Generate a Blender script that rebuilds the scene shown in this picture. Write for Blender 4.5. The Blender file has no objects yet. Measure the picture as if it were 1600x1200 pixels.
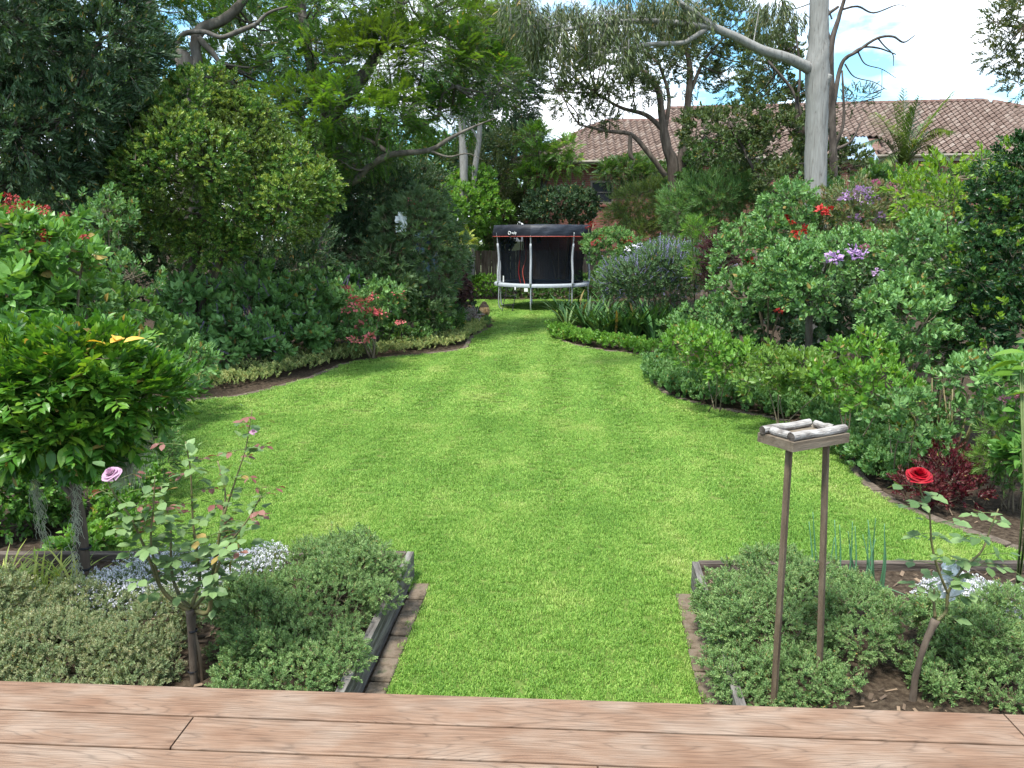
import bpy, math, random
import numpy as np
from mathutils import Vector, Matrix, Euler
rng = np.random.default_rng(7)
random.seed(7)
R = math.radians
# ------------------------------------------------------------------ camera
F, PITCH, H = 1209.0, 10.7, 2.3           # focal length in px of the 1600 px photo, tilt, eye height over the lawn
CT, ST = math.cos(R(PITCH)), math.sin(R(PITCH))
def ray(px, py):
    u, v = (px - 800) / F, (600 - py) / F
    return np.array([u, CT + v * ST, -ST + v * CT])
def pt(px, py, d):                          # the point d metres ahead
    r = ray(px, py); r = r * (d / r[1]); return np.array([r[0], r[1], H + r[2]])
def gp(px, py, z=0.0):                      # the point at height z
    r = ray(px, py); t = (z - H) / r[2]; return np.array([r[0] * t, r[1] * t, z])
sc = bpy.context.scene
col = sc.collection
cam = bpy.data.objects.new('camera', bpy.data.cameras.new('camera'))
col.objects.link(cam); sc.camera = cam
cam.location = (0, 0, H); cam.rotation_euler = (R(90 - PITCH), 0, 0)
cam.data.sensor_width = 36; cam.data.lens = 36 * F / 1600
cam.data.clip_start = 0.05; cam.data.clip_end = 2000
# ------------------------------------------------------------------ light
sc.view_settings.view_transform = 'Standard'
sc.view_settings.look = 'None'
sc.view_settings.gamma = 1
sc.view_settings.use_curve_mapping = False
sc.view_settings.exposure = 1.68
SUN_EL, SUN_AZ = 66, 215                    # degrees; azimuth from +Y clockwise: behind the camera, a little left
w = bpy.data.worlds.new('World'); sc.world = w; w.use_nodes = True
nt = w.node_tree; nt.nodes.clear(); N = nt.nodes.new; LK = nt.links.new
sky = N('ShaderNodeTexSky'); sky.sky_type = 'NISHITA'; sky.sun_disc = False
sky.sun_elevation = R(SUN_EL); sky.sun_rotation = R(SUN_AZ)
tc = N('ShaderNodeTexCoord'); mp = N('ShaderNodeMapping'); mp.inputs['Scale'].default_value = (1, 1, 2.6)
LK(tc.outputs['Generated'], mp.inputs[0])
nz = N('ShaderNodeTexNoise'); nz.inputs['Scale'].default_value = 3.1; nz.inputs['Detail'].default_value = 9
nz.inputs['Roughness'].default_value = .55; nz.inputs['Distortion'].default_value = .25
LK(mp.outputs[0], nz.inputs['Vector'])
mr = N('ShaderNodeMapRange'); mr.inputs[1].default_value = .43; mr.inputs[2].default_value = .55
LK(nz.outputs[0], mr.inputs[0])
nz2 = N('ShaderNodeTexNoise'); nz2.inputs['Scale'].default_value = 5; nz2.inputs['Detail'].default_value = 6
LK(mp.outputs[0], nz2.inputs['Vector'])
cr = N('ShaderNodeValToRGB'); cr.color_ramp.elements[0].position = .34; cr.color_ramp.elements[1].position = .58
cr.color_ramp.elements[0].color = (3.0, 3.6, 4.3, 1); cr.color_ramp.elements[1].color = (9.0, 9.3, 9.8, 1)
LK(nz2.outputs[0], cr.inputs[0])
br = N('ShaderNodeMixRGB'); br.blend_type = 'MULTIPLY'; br.inputs[0].default_value = 1
br.inputs[2].default_value = (.75, 1.15, 1.2, 1); LK(sky.outputs[0], br.inputs[1])
mx = N('ShaderNodeMixRGB'); LK(mr.outputs[0], mx.inputs[0]); LK(br.outputs[0], mx.inputs[1]); LK(cr.outputs[0], mx.inputs[2])
bg = N('ShaderNodeBackground'); bg.inputs[1].default_value = 0.09; LK(mx.outputs[0], bg.inputs[0])
wo = N('ShaderNodeOutputWorld'); LK(bg.outputs[0], wo.inputs[0])
sl = bpy.data.lights.new('sun', 'SUN'); sl.energy = 2.5; sl.angle = R(9); sl.color = (1, .96, .88)
so = bpy.data.objects.new('sun', sl); col.objects.link(so)
sd = Vector((math.sin(R(SUN_AZ)) * math.cos(R(SUN_EL)), math.cos(R(SUN_AZ)) * math.cos(R(SUN_EL)), math.sin(R(SUN_EL))))
so.rotation_euler = sd.to_track_quat('Z', 'Y').to_euler(); so.location = (0, -5, 20)
sc.cycles.use_denoising = True
sc.cycles.max_bounces = 8; sc.cycles.diffuse_bounces = 3; sc.cycles.glossy_bounces = 2
sc.cycles.transmission_bounces = 4; sc.cycles.transparent_max_bounces = 8
sc.cycles.caustics_reflective = False; sc.cycles.caustics_refractive = False
# ------------------------------------------------------------------ materials
def newmat(name):
    m = bpy.data.materials.new(name); m.use_nodes = True; t = m.node_tree; t.nodes.clear()
    return m, t, t.nodes.new, t.links.new
def ramp(n, stops):
    e = n.color_ramp.elements
    while len(e) > 1: e.remove(e[-1])
    e[0].position, e[0].color = stops[0][0], (*stops[0][1], 1)
    for p, c in stops[1:]: e.new(p).color = (*c, 1)
def leafmat(name, stops, trans=.3, rough=.5, patch=None, pscale=.6, gain=1.3, tint=(1.5, 1.35, .55), wither=.014):
    """colour differs leaf by leaf ('rnd' on the faces) and shoot by shoot"""
    m, t, n, l = newmat(name)
    a = n('ShaderNodeAttribute'); a.attribute_name = 'rnd'
    oi = n('ShaderNodeObjectInfo')
    s = n('ShaderNodeMath'); s.operation = 'MULTIPLY_ADD'; l(a.outputs['Fac'], s.inputs[0]); s.inputs[1].default_value = .5
    s2 = n('ShaderNodeMath'); s2.operation = 'MULTIPLY'; l(oi.outputs['Random'], s2.inputs[0]); s2.inputs[1].default_value = .5
    l(s2.outputs[0], s.inputs[2])
    rp = n('ShaderNodeValToRGB')
    if isinstance(stops[0][0], float) or isinstance(stops[0][0], int): pass
    st = [(i / max(1, len(stops) - 1) * .7 + .15, tuple(gain * q for q in c)) for i, c in enumerate(stops)]
    ramp(rp, st); l(s.outputs[0], rp.inputs[0])
    out = rp.outputs[0]
    if wither:                                   # now and then a yellowed or browned leaf
        h1 = n('ShaderNodeMath'); h1.operation = 'MULTIPLY_ADD'; l(a.outputs['Fac'], h1.inputs[0]); h1.inputs[1].default_value = 61.7
        h2 = n('ShaderNodeMath'); h2.operation = 'MULTIPLY'; l(oi.outputs['Random'], h2.inputs[0]); h2.inputs[1].default_value = 173.3; l(h2.outputs[0], h1.inputs[2])
        h3 = n('ShaderNodeMath'); h3.operation = 'FRACT'; l(h1.outputs[0], h3.inputs[0])
        h4 = n('ShaderNodeMath'); h4.operation = 'LESS_THAN'; l(h3.outputs[0], h4.inputs[0]); h4.inputs[1].default_value = wither
        x = n('ShaderNodeMixRGB'); l(h4.outputs[0], x.inputs[0]); l(out, x.inputs[1]); x.inputs[2].default_value = (.30, .22, .07, 1); out = x.outputs[0]
    if patch:
        g = n('ShaderNodeNewGeometry'); z = n('ShaderNodeTexNoise'); z.inputs['Scale'].default_value = pscale; z.inputs['Detail'].default_value = 3
        l(g.outputs['Position'], z.inputs['Vector'])
        q = n('ShaderNodeMapRange'); q.inputs[1].default_value = .48; q.inputs[2].default_value = .66; l(z.outputs[0], q.inputs[0])
        x = n('ShaderNodeMixRGB'); l(q.outputs[0], x.inputs[0]); l(out, x.inputs[1]); x.inputs[2].default_value = (*patch, 1); out = x.outputs[0]
    p = n('ShaderNodeBsdfPrincipled'); l(out, p.inputs['Base Color']); p.inputs['Roughness'].default_value = rough
    p.inputs['Specular IOR Level'].default_value = .38
    tr = n('ShaderNodeBsdfTranslucent')
    hs = n('ShaderNodeMixRGB'); hs.blend_type = 'MULTIPLY'; hs.inputs[0].default_value = 1; hs.inputs[2].default_value = (*tint, 1)
    l(out, hs.inputs[1]); l(hs.outputs[0], tr.inputs[0])
    ms = n('ShaderNodeMixShader'); ms.inputs[0].default_value = trans; l(p.outputs[0], ms.inputs[1]); l(tr.outputs[0], ms.inputs[2])
    o = n('ShaderNodeOutputMaterial'); l(ms.outputs[0], o.inputs[0])
    return m
def roughmat(name, stops, scale=8, stretch=(1, 1, 1), rough=.85, bump=.3, detail=6, spec=.3, dist=0, coord='Object', metallic=0):
    m, t, n, l = newmat(name)
    c = n('ShaderNodeTexCoord'); mp = n('ShaderNodeMapping'); mp.inputs['Scale'].default_value = stretch
    l(c.outputs[coord], mp.inputs[0])
    oi = n('ShaderNodeObjectInfo'); ad = n('ShaderNodeVectorMath'); ad.operation = 'MULTIPLY_ADD'
    l(oi.outputs['Random'], ad.inputs[0]); ad.inputs[1].default_value = (37, 19, 53); l(mp.outputs[0], ad.inputs[2])
    z = n('ShaderNodeTexNoise'); z.inputs['Scale'].default_value = scale; z.inputs['Detail'].default_value = detail; z.inputs['Roughness'].default_value = .62
    z.inputs['Distortion'].default_value = dist
    l(ad.outputs[0], z.inputs['Vector'])
    rp = n('ShaderNodeValToRGB'); k = len(stops)
    ramp(rp, [(.3 + .4 * i / max(1, k - 1), s) for i, s in enumerate(stops)]); l(z.outputs[0], rp.inputs[0])
    p = n('ShaderNodeBsdfPrincipled'); l(rp.outputs[0], p.inputs['Base Color']); p.inputs['Roughness'].default_value = rough
    p.inputs['Specular IOR Level'].default_value = spec; p.inputs['Metallic'].default_value = metallic
    if bump:
        b = n('ShaderNodeBump'); b.inputs['Strength'].default_value = bump; b.inputs['Distance'].default_value = .02
        l(z.outputs[0], b.inputs['Height']); l(b.outputs[0], p.inputs['Normal'])
    o = n('ShaderNodeOutputMaterial'); l(p.outputs[0], o.inputs[0])
    return m
def plain(name, c, rough=.5, metallic=0, spec=.4, v=.12):
    return roughmat(name, [tuple(q * (1 - v) for q in c), tuple(min(1, q * (1 + v)) for q in c)], scale=14, rough=rough, bump=.05, spec=spec, metallic=metallic)
M = {}
M['bark_brown'] = roughmat('bark_brown', [(.035, .026, .02), (.09, .068, .052), (.16, .13, .10)], 9, (1, 1, .25), bump=.8)
M['bark_grey'] = roughmat('bark_grey', [(.04, .034, .028), (.10, .086, .072), (.17, .15, .13)], 7, (1, 1, .3), bump=.7)
M['bark_dark'] = roughmat('bark_dark', [(.02, .016, .013), (.07, .055, .045), (.12, .10, .085)], 9, (1, 1, .3), bump=.8)
M['bark_gum'] = roughmat('bark_gum', [(.09, .083, .074), (.20, .192, .18), (.235, .23, .218), (.28, .275, .262)], 9, (2.2, 2.2, .3), bump=.4, rough=.8, dist=1.2, detail=10)
M['twig'] = roughmat('twig', [(.10, .08, .05), (.2, .16, .11)], 12, bump=.3)
M['green_stem'] = roughmat('green_stem', [(.07, .11, .03), (.14, .17, .06)], 12, bump=.2, rough=.5)
M['cane'] = roughmat('cane', [(.07, .07, .03), (.14, .13, .055), (.2, .15, .08)], 16, bump=.3, rough=.5)
L_ = leafmat
M['wisteria'] = L_('wisteria_leaf', [(0.0238, 0.072, 0.0096), (0.0408, 0.1224, 0.0144), (0.0816, 0.18, 0.02), (0.136, 0.2304, 0.024)], .35, .38)
M['yellow_leaf'] = L_('yellow_leaf', [(.5, .33, .05), (.55, .25, .08)], .3)
M['rose_leaf'] = L_('rose_leaf', [(0.05982, 0.1101, 0.03623), (0.08641, 0.1446, 0.05175), (0.1196, 0.1858, 0.06728), (0.1329, 0.2064, 0.07762)], .25, .5)
M['rose_red_leaf'] = L_('rose_red_leaf', [(0.112, 0.0385, 0.0315), (0.154, 0.063, 0.049), (0.21, 0.112, 0.091)], .25, .45)
M['teucrium'] = L_('greygreen_small_leaf', [(0.08692, 0.1665, 0.05703), (0.1391, 0.2562, 0.08296), (0.197, 0.3202, 0.1141), (0.2782, 0.3971, 0.1555)], .25, .6, gain=.95)
M['teucrium_pale'] = L_('greygreen_pale_leaf', [(0.1404, 0.216, 0.108), (0.1944, 0.27, 0.1296), (0.27, 0.324, 0.162), (0.3564, 0.3564, 0.2052)], .25, .6, gain=.95)
M['alyssum'] = L_('alyssum_leaf', [(0.1, 0.17, 0.06), (0.16, 0.24, 0.09)], .25, .6)
M['white_petal'] = L_('white_petal', [(.5, .49, .6), (.68, .68, .74), (.75, .75, .76)], .2, .6, gain=1, tint=(1, 1, 1), wither=0)
M['straw'] = L_('straw', [(.3, .24, .13), (.42, .36, .2)], .15, .7)
M['strap_yellow'] = L_('strap_yellowgreen', [(.10, .18, .02), (.2, .27, .03), (.34, .36, .07)], .3, .4)
M['round_green'] = L_('round_green_leaf', [(.035, .095, .018), (.06, .15, .025), (.09, .20, .04), (.13, .25, .06)], .3, .4)
M['salvia'] = L_('salvia_leaf', [(0.04956, 0.1133, 0.03542), (0.07788, 0.1699, 0.0506), (0.1204, 0.2336, 0.0759), (0.1699, 0.2974, 0.1075)], .25, .5)
M['bright_green'] = L_('bright_leaf', [(0.0425, 0.1105, 0.015), (0.068, 0.1615, 0.0225), (0.102, 0.221, 0.03375), (0.153, 0.2805, 0.045)], .35, .42)
M['lime'] = L_('lime_leaf', [(0.0675, 0.144, 0.016), (0.1125, 0.216, 0.024), (0.18, 0.288, 0.036)], .4, .42)
M['lilly'] = L_('lillypilly_leaf', [(0.0285, 0.0784, 0.018), (0.05225, 0.1232, 0.026), (0.095, 0.1792, 0.035), (0.228, 0.2912, 0.06)], .25, .38, patch=(.105, .155, .035), pscale=1.1)
M['dark_leaf'] = L_('dark_leaf', [(.014, .036, .016), (.026, .06, .026), (.045, .088, .038), (.075, .12, .06)], .2, .5)
M['dark_olive'] = L_('dark_olive_leaf', [(.03, .05, .016), (.05, .08, .025), (.08, .11, .035)], .25, .5)
M['jacaranda'] = L_('jacaranda_leaf', [(0.0252, 0.0663, 0.0165), (0.0396, 0.1014, 0.0225), (0.054, 0.1326, 0.0225), (0.0936, 0.1872, 0.01875)], .45, .55, patch=(.085, .15, .02), pscale=.35)
M['gum_leaf'] = L_('gum_leaf', [(0.0275, 0.048, 0.0175), (0.04675, 0.072, 0.025), (0.0715, 0.099, 0.035), (0.088, 0.102, 0.04)], .3, .45)
M['oleander'] = L_('oleander_leaf', [(.045, .09, .04), (.075, .13, .055), (.11, .17, .08)], .2, .45)
M['mid_green'] = L_('mid_green_leaf', [(.03, .075, .02), (.05, .115, .03), (.08, .16, .04)], .3, .45)
M['conifer'] = L_('conifer_leaf', [(.02, .05, .018), (.04, .085, .025), (.07, .12, .03)], .2, .6)
M['clivia'] = L_('clivia_leaf', [(.014, .05, .012), (.025, .08, .018), (.05, .12, .03), (.09, .15, .04)], .15, .5)
M['lavender_leaf'] = L_('bluesage_leaf', [(.05, .10, .045), (.08, .15, .065), (.11, .19, .09)], .25, .55)
M['mint'] = L_('mint_leaf', [(0.0425, 0.102, 0.0315), (0.068, 0.153, 0.0455), (0.102, 0.1997, 0.063), (0.136, 0.2295, 0.084)], .3, .5)
M['pale_edge'] = L_('pale_edging_leaf', [(.10, .16, .05), (.17, .23, .08), (.27, .31, .12), (.36, .37, .16)], .25, .6)
M['burgundy'] = L_('burgundy_leaf', [(0.0264, 0.00352, 0.00616), (0.0528, 0.00528, 0.00968), (0.088, 0.0132, 0.022), (0.132, 0.044, 0.044)], .3, .35)
M['purple_leaf'] = L_('purple_leaf', [(.035, .018, .025), (.06, .03, .035), (.11, .055, .06)], .2, .5)
M['bronze'] = L_('bronze_leaf', [(.07, .07, .035), (.12, .07, .05), (.2, .10, .08)], .25, .5)
M['silver'] = L_('silver_leaf', [(.2, .24, .2), (.33, .36, .32), (.14, .05, .1), (.4, .42, .4)], .15, .5)
M['vine_light'] = L_('vine_leaf', [(0.0665, 0.135, 0.026), (0.1045, 0.189, 0.039), (0.152, 0.252, 0.0585)], .35, .45)
M['onion'] = L_('onion_leaf', [(.06, .15, .075), (.1, .22, .12)], .2, .35)
M['palm'] = L_('palm_leaf', [(.05, .10, .03), (.09, .15, .05), (.14, .2, .07)], .3, .4)
M['moss'] = L_('moss_strand', [(.24, .26, .19), (.36, .37, .29)], .2, .8)
P_ = lambda n_, s, t=.3: L_(n_, s, t, .55, gain=.8, tint=(1.1, 1, 1), wither=0)
M['red_petal'] = P_('red_petal', [(.5, .02, .02), (.62, .05, .04)])
M['rose_red'] = P_('rose_red_petal', [(.26, .001, .008), (.50, .002, .018)], .3)
M['pink_petal'] = P_('pink_petal', [(.72, .12, .14), (.8, .28, .26)])
M['magenta_petal'] = P_('magenta_petal', [(.62, .14, .3), (.7, .3, .42)])
M['mauve_petal'] = P_('mauve_petal', [(.5, .3, .62), (.62, .42, .7)])
M['lilac_petal'] = P_('lilac_petal', [(.55, .30, .46), (.68, .44, .58)])
M['violet_petal'] = P_('violet_petal', [(.16, .09, .3), (.25, .16, .42)])
M['blue_petal'] = P_('blue_petal', [(.36, .34, .62), (.5, .48, .75)])
M['crimson_petal'] = P_('crimson_petal', [(.3, .02, .02), (.42, .04, .035)])
M['orange_petal'] = P_('orange_petal', [(.32, .12, .035), (.2, .11, .05)])
# ------------------------------------------------------------------ mesh helpers
def tag(o, label=None, cat=None, group=None, kind=None):
    if label: o['label'] = label
    if cat: o['category'] = cat
    if group: o['group'] = group
    if kind: o['kind'] = kind
    return o
def empty(name, loc, label=None, cat=None, group=None, kind=None, rz=0):
    o = bpy.data.objects.new(name, None); col.objects.link(o); o.location = [float(q) for q in loc]; o.rotation_euler = (0, 0, rz)
    o.empty_display_size = .2
    return tag(o, label, cat, group, kind)
def mesh_np(name, V, T, mats, mi=None, rnd=None, smooth=False):
    me = bpy.data.meshes.new(name); V = np.asarray(V, dtype=np.float32); T = np.asarray(T, dtype=np.int32)
    me.vertices.add(len(V)); me.vertices.foreach_set('co', V.ravel())
    if len(T):
        me.loops.add(len(T) * 3); me.loops.foreach_set('vertex_index', T.ravel())
        me.polygons.add(len(T)); me.polygons.foreach_set('loop_start', np.arange(0, len(T) * 3, 3, dtype=np.int32))
        if mi is not None: me.polygons.foreach_set('material_index', np.asarray(mi, dtype=np.int32))
        me.polygons.foreach_set('use_smooth', np.full(len(T), smooth))
    for m in mats: me.materials.append(m)
    me.update(calc_edges=True)
    if rnd is not None:
        a = me.attributes.new('rnd', 'FLOAT', 'FACE'); a.data.foreach_set('value', np.asarray(rnd, dtype=np.float32))
    return me
def link(name, me, parent=None, loc=(0, 0, 0), rot=(0, 0, 0), scl=(1, 1, 1)):
    o = bpy.data.objects.new(name, me); col.objects.link(o); o.parent = parent
    o.location = [float(q) for q in loc]; o.rotation_euler = [float(q) for q in rot]; o.scale = [float(q) for q in scl]
    return o
class Geo:
    """collects triangles"""
    def __init__(s): s.V, s.T, s.M, s.R, s.n = [], [], [], [], 0
    def add(s, V, T, m=0, r=None):
        V = np.asarray(V, float); T = np.asarray(T, int)
        s.V.append(V); s.T.append(T + s.n); s.M.append(np.full(len(T), m)); s.R.append(np.full(len(T), random.random() if r is None else r)); s.n += len(V)
        return s
    def get(s): return np.concatenate(s.V), np.concatenate(s.T), np.concatenate(s.M), np.concatenate(s.R)
    def box(s, c, d, m=0, rz=0, rx=0, ry=0, r=None):
        c = np.asarray(c, float); x, y, z = [q / 2 for q in d]
        v = np.array([[i * x, j * y, k * z] for i in (-1, 1) for j in (-1, 1) for k in (-1, 1)])
        v = v @ np.array(Euler((rx, ry, rz)).to_matrix()).T + c
        q = [(0, 1, 3, 2), (4, 6, 7, 5), (0, 4, 5, 1), (2, 3, 7, 6), (0, 2, 6, 4), (1, 5, 7, 3)]
        return s.add(v, [t for a, b, c_, d_ in q for t in ((a, b, c_), (a, c_, d_))], m, r)
    def quad(s, a, b, c, d, m=0, r=None): return s.add([a, b, c, d], [(0, 1, 2), (0, 2, 3)], m, r)
    def tube(s, P, rad, sides=7, m=0, cap=True, wob=0, r=None):
        P = np.asarray(P, float); k = len(P); rad = np.broadcast_to(np.asarray(rad, float), (k,))
        tg = np.gradient(P, axis=0); tg /= np.linalg.norm(tg, axis=1)[:, None] + 1e-9
        up = np.array([0, 0, 1.]) if abs(tg[0][2]) < .9 else np.array([1., 0, 0])
        V = []
        a0 = np.cross(tg[0], up); a0 /= np.linalg.norm(a0)
        th = np.arange(sides) / sides * 2 * math.pi
        for i in range(k):
            a0 = a0 - tg[i] * a0.dot(tg[i]); a0 /= np.linalg.norm(a0) + 1e-9; b0 = np.cross(tg[i], a0)
            rr = rad[i] * (1 + wob * (rng.random(sides) - .5))
            V.append(P[i] + rr[:, None] * (np.cos(th)[:, None] * a0 + np.sin(th)[:, None] * b0))
        V = np.concatenate(V); T = []
        for i in range(k - 1):
            for j in range(sides):
                a, b = i * sides + j, i * sides + (j + 1) % sides
                T += [(a, b, b + sides), (a, b + sides, a + sides)]
        if cap:
            n0 = len(V); V = np.concatenate([V, P[:1], P[-1:]])
            for j in range(sides):
                T.append((n0, (j + 1) % sides, j)); T.append((n0 + 1, (k - 1) * sides + j, (k - 1) * sides + (j + 1) % sides))
        return s.add(V, T, m, r)
    def lathe(s, prof, c=(0, 0, 0), sides=16, m=0, r=None):
        V = []; c = np.asarray(c, float)
        for rr, z in prof:
            for j in range(sides):
                a = 2 * math.pi * j / sides; V.append(c + (rr * math.cos(a), rr * math.sin(a), z))
        T = []
        for i in range(len(prof) - 1):
            for j in range(sides):
                a, b = i * sides + j, i * sides + (j + 1) % sides
                T += [(a, b, b + sides), (a, b + sides, a + sides)]
        return s.add(V, T, m, r)
    def obj(s, name, mats, parent=None, smooth=False, off=None, **k):
        V, T, mi, r = s.get()
        if off is not None: V = V - np.asarray(off, float)
        if not isinstance(mats, (list, tuple)): mats = [mats]
        return link(name, mesh_np(name, V, T, mats, mi, r, smooth), parent, **k)
def smooth_path(P, n=6):
    P = np.asarray(P, float)
    if len(P) < 3: return np.array([P[0] + (P[-1] - P[0]) * t for t in np.linspace(0, 1, n)])
    Q = np.concatenate([[2 * P[0] - P[1]], P, [2 * P[-1] - P[-2]]]); out = []
    for i in range(1, len(Q) - 2):
        for t in np.linspace(0, 1, n, endpoint=False):
            a, b, c, d = Q[i - 1], Q[i], Q[i + 1], Q[i + 2]
            out.append(.5 * ((2 * b) + (c - a) * t + (2 * a - 5 * b + 4 * c - d) * t * t + (3 * b - a - 3 * c + d) * t ** 3))
    out.append(Q[-2]); return np.array(out)
# ------------------------------------------------------------------ leaves and shoots (growing along +X, faces up +Z)
def leaf(Ln, W, seg=2, fold=.25, curl=.15, peak=.45):
    ts = np.linspace(0, 1, seg + 2)
    V = []; T = []
    wd = lambda t: W / 2 * (math.sin(math.pi * min(1, t ** (math.log(.5) / math.log(peak)))) ** .8 if 0 < t < 1 else 0)
    zc = lambda t: -curl * Ln * t * t
    V.append((0, 0, 0)); prev = (0,)
    for t in ts[1:-1]:
        i = len(V); h = wd(t)
        V += [(t * Ln, 0, zc(t)), (t * Ln, h, zc(t) + fold * h), (t * Ln, -h, zc(t) + fold * h)]
        if len(prev) == 1: T += [(0, i, i + 1), (0, i + 2, i)]
        else:
            a, b, c = prev; T += [(a, i, i + 1), (a, i + 1, b), (a, c, i + 2), (a, i + 2, i)]
        prev = (i, i + 1, i + 2)
    i = len(V); V.append((Ln, 0, zc(1))); a, b, c = prev; T += [(a, i, b), (a, c, i)]
    return np.array(V, float), np.array(T)
def rotm(a, b, c): return np.array(Euler((a, b, c)).to_matrix())
def put(g, lf, pos, rot, s=1, m=0, r=None):
    V, T = lf; g.add(V * s @ rotm(*rot).T + np.asarray(pos, float), T, m, r)
def shoot(Ln, W, n=9, stem=.16, kind='alt', seg=2, spread=.9, droop=.15, tip=True, sw=.004, jit=.35, flower=None, stemmat=1):
    g = Geo(); U = random.uniform
    bend = U(-.1, .1)
    pos = lambda t: np.array([stem * t, bend * stem * t * t, -droop * stem * t * t])
    if stem > 0 and sw > 0: g.tube([pos(0), pos(.5), pos(1)], [sw, sw * .8, sw * .4], 3, stemmat, False)
    for i in range(n):
        t = .12 + .88 * (i + .5) / n if kind != 'whorl' else U(.8, 1)
        if kind == 'pair': ang = (i // 2) * math.pi / 2 + (i % 2) * math.pi + U(-.2, .2)
        elif kind == 'flat': ang = (i % 2) * math.pi + math.pi / 2 + U(-.2, .2)
        else: ang = i * 2.4 + U(-.3, .3)
        sp = spread * (1 - .35 * t) + U(-jit, jit) * .5
        sc_ = (.65 + .35 * math.sin(math.pi * (.15 + .8 * t))) * U(.8, 1.15)
        # leaf points sp away from the stem, on the side ang, its face turned to the stem tip
        if kind == 'flat':
            s_ = 1 if i % 2 else -1
            put(g, leaf(Ln, W, seg, .2, .2), pos(t), (U(-jit, jit), U(-jit, jit) * .6 + .1, s_ * sp), sc_, 0)
        else:
            V, T = leaf(Ln, W, seg, .25, .2)
            A = rotm(ang, 0, 0) @ rotm(0, -sp, 0) @ rotm(U(-jit, jit), 0, U(-jit, jit))
            # ensure faces look along the stem
            g.add(V * sc_ @ A.T + pos(t), T, 0, min(1, .6 * random.random() + .42 * t))
    if tip:
        for k in range(2): put(g, leaf(Ln * .6, W * .6, 1), pos(1), (U(0, 3), U(-.3, .3), U(-.4, .4)), 1, 0)
    if flower:
        fm, fs, fn = flower
        for i in range(fn):
            put(g, leaf(fs, fs * .8, 1, .1, .3), pos(1) + np.array([U(0, fs), U(-fs, fs) * .7, U(-fs, fs) * .7]), (U(0, 6.3), U(-1.5, 1.5), U(0, 6.3)), 1, fm)
    return g.get()
def frond(Ln, n=11, pl=.09, pw=.02, droop=.35, sw=.004, up=.3, lw=1):
    g = Geo(); U = random.uniform
    pos = lambda t: np.array([Ln * t, 0, up * Ln * t - (up + droop) * Ln * t * t])
    g.tube([pos(t) for t in (0, .33, .66, 1)], [sw, sw, sw * .7, sw * .3], 3, 1, False)
    for i in range(n):
        t = .15 + .85 * (i + .5) / n
        l = pl * (.35 + .65 * math.sin(math.pi * (.12 + .8 * t)))
        for s_ in (-1, 1):
            put(g, leaf(l, pw, 1, .1, .15), pos(t), (U(-.2, .2), U(-.1, .25), s_ * (1.15 - .35 * t + U(-.1, .1))), 1, 0)
    put(g, leaf(pl * .5, pw, 1), pos(1), (0, 0, 0))
    return g.get()
def straps(n, Ln, W, lean=.6, droop=.6, rad=.05, seg=4, az=None):
    """blades from one root; grows along +Z"""
    g = Geo(); U = random.uniform
    for i in range(n):
        a = U(0, 2 * math.pi) if az is None else U(*az); l = Ln * U(.6, 1.1); le = lean * U(.3, 1.2)
        dx, dy = math.cos(a), math.sin(a); V = []; T = []
        x = z = 0; th = math.pi / 2 - le * .5
        for k in range(seg + 1):
            t = k / seg; wd = W / 2 * (.6 + .4 * math.sin(math.pi * min(1, t * 1.2))) * (1 if k < seg else .08)
            px, py = x * dx + rad * dx * U(.9, 1.1), x * dy + rad * dy
            V += [(px - dy * wd, py + dx * wd, z), (px + dy * wd, py - dx * wd, z)]
            x += math.cos(th) * l / seg; z += math.sin(th) * l / seg; th -= droop * U(.7, 1.3) * 1.4 / seg
            if k: b = 2 * k; T += [(b - 2, b - 1, b + 1), (b - 2, b + 1, b)]
        g.add(V, T, 0)
    return g.get()
def shoots(k, *a, **kw): return [shoot(*a, **kw) for _ in range(k)]
# node group that places the shoots of a plant: the mesh carries a few shoots (tpl >= 1) and the points they grow at (tpl == 0)
def make_scatter(nk):
    g = bpy.data.node_groups.new('grow_shoots_%d' % nk, 'GeometryNodeTree')
    g.interface.new_socket('Geometry', in_out='INPUT', socket_type='NodeSocketGeometry')
    g.interface.new_socket('Geometry', in_out='OUTPUT', socket_type='NodeSocketGeometry')
    n, l = g.nodes.new, g.links.new
    gi, go = n('NodeGroupInput'), n('NodeGroupOutput')
    def attr(nm, ty):
        a = n('GeometryNodeInputNamedAttribute'); a.data_type = ty; a.inputs[0].default_value = nm; return a.outputs[0]
    tp = attr('tpl', 'INT')
    def sel(k):
        c = n('FunctionNodeCompare'); c.data_type = 'INT'; c.operation = 'EQUAL'
        ii = [s for s in c.inputs if s.type == 'INT']; l(tp, ii[0]); ii[1].default_value = k
        s = n('GeometryNodeSeparateGeometry'); s.domain = 'POINT'; l(gi.outputs[0], s.inputs[0]); l(c.outputs[0], s.inputs[1]); return s.outputs[0]
    g2i = n('GeometryNodeGeometryToInstance')
    for k in range(nk, 0, -1): l(sel(k), g2i.inputs[0])
    iop = n('GeometryNodeInstanceOnPoints'); l(sel(0), iop.inputs['Points']); l(g2i.outputs[0], iop.inputs['Instance'])
    iop.inputs['Pick Instance'].default_value = True
    l(attr('pick', 'INT'), iop.inputs['Instance Index']); l(attr('rot', 'FLOAT_VECTOR'), iop.inputs['Rotation']); l(attr('scl', 'FLOAT_VECTOR'), iop.inputs['Scale'])
    l(iop.outputs[0], go.inputs[0]); return g
SC = {}
NINST = [0]
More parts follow.
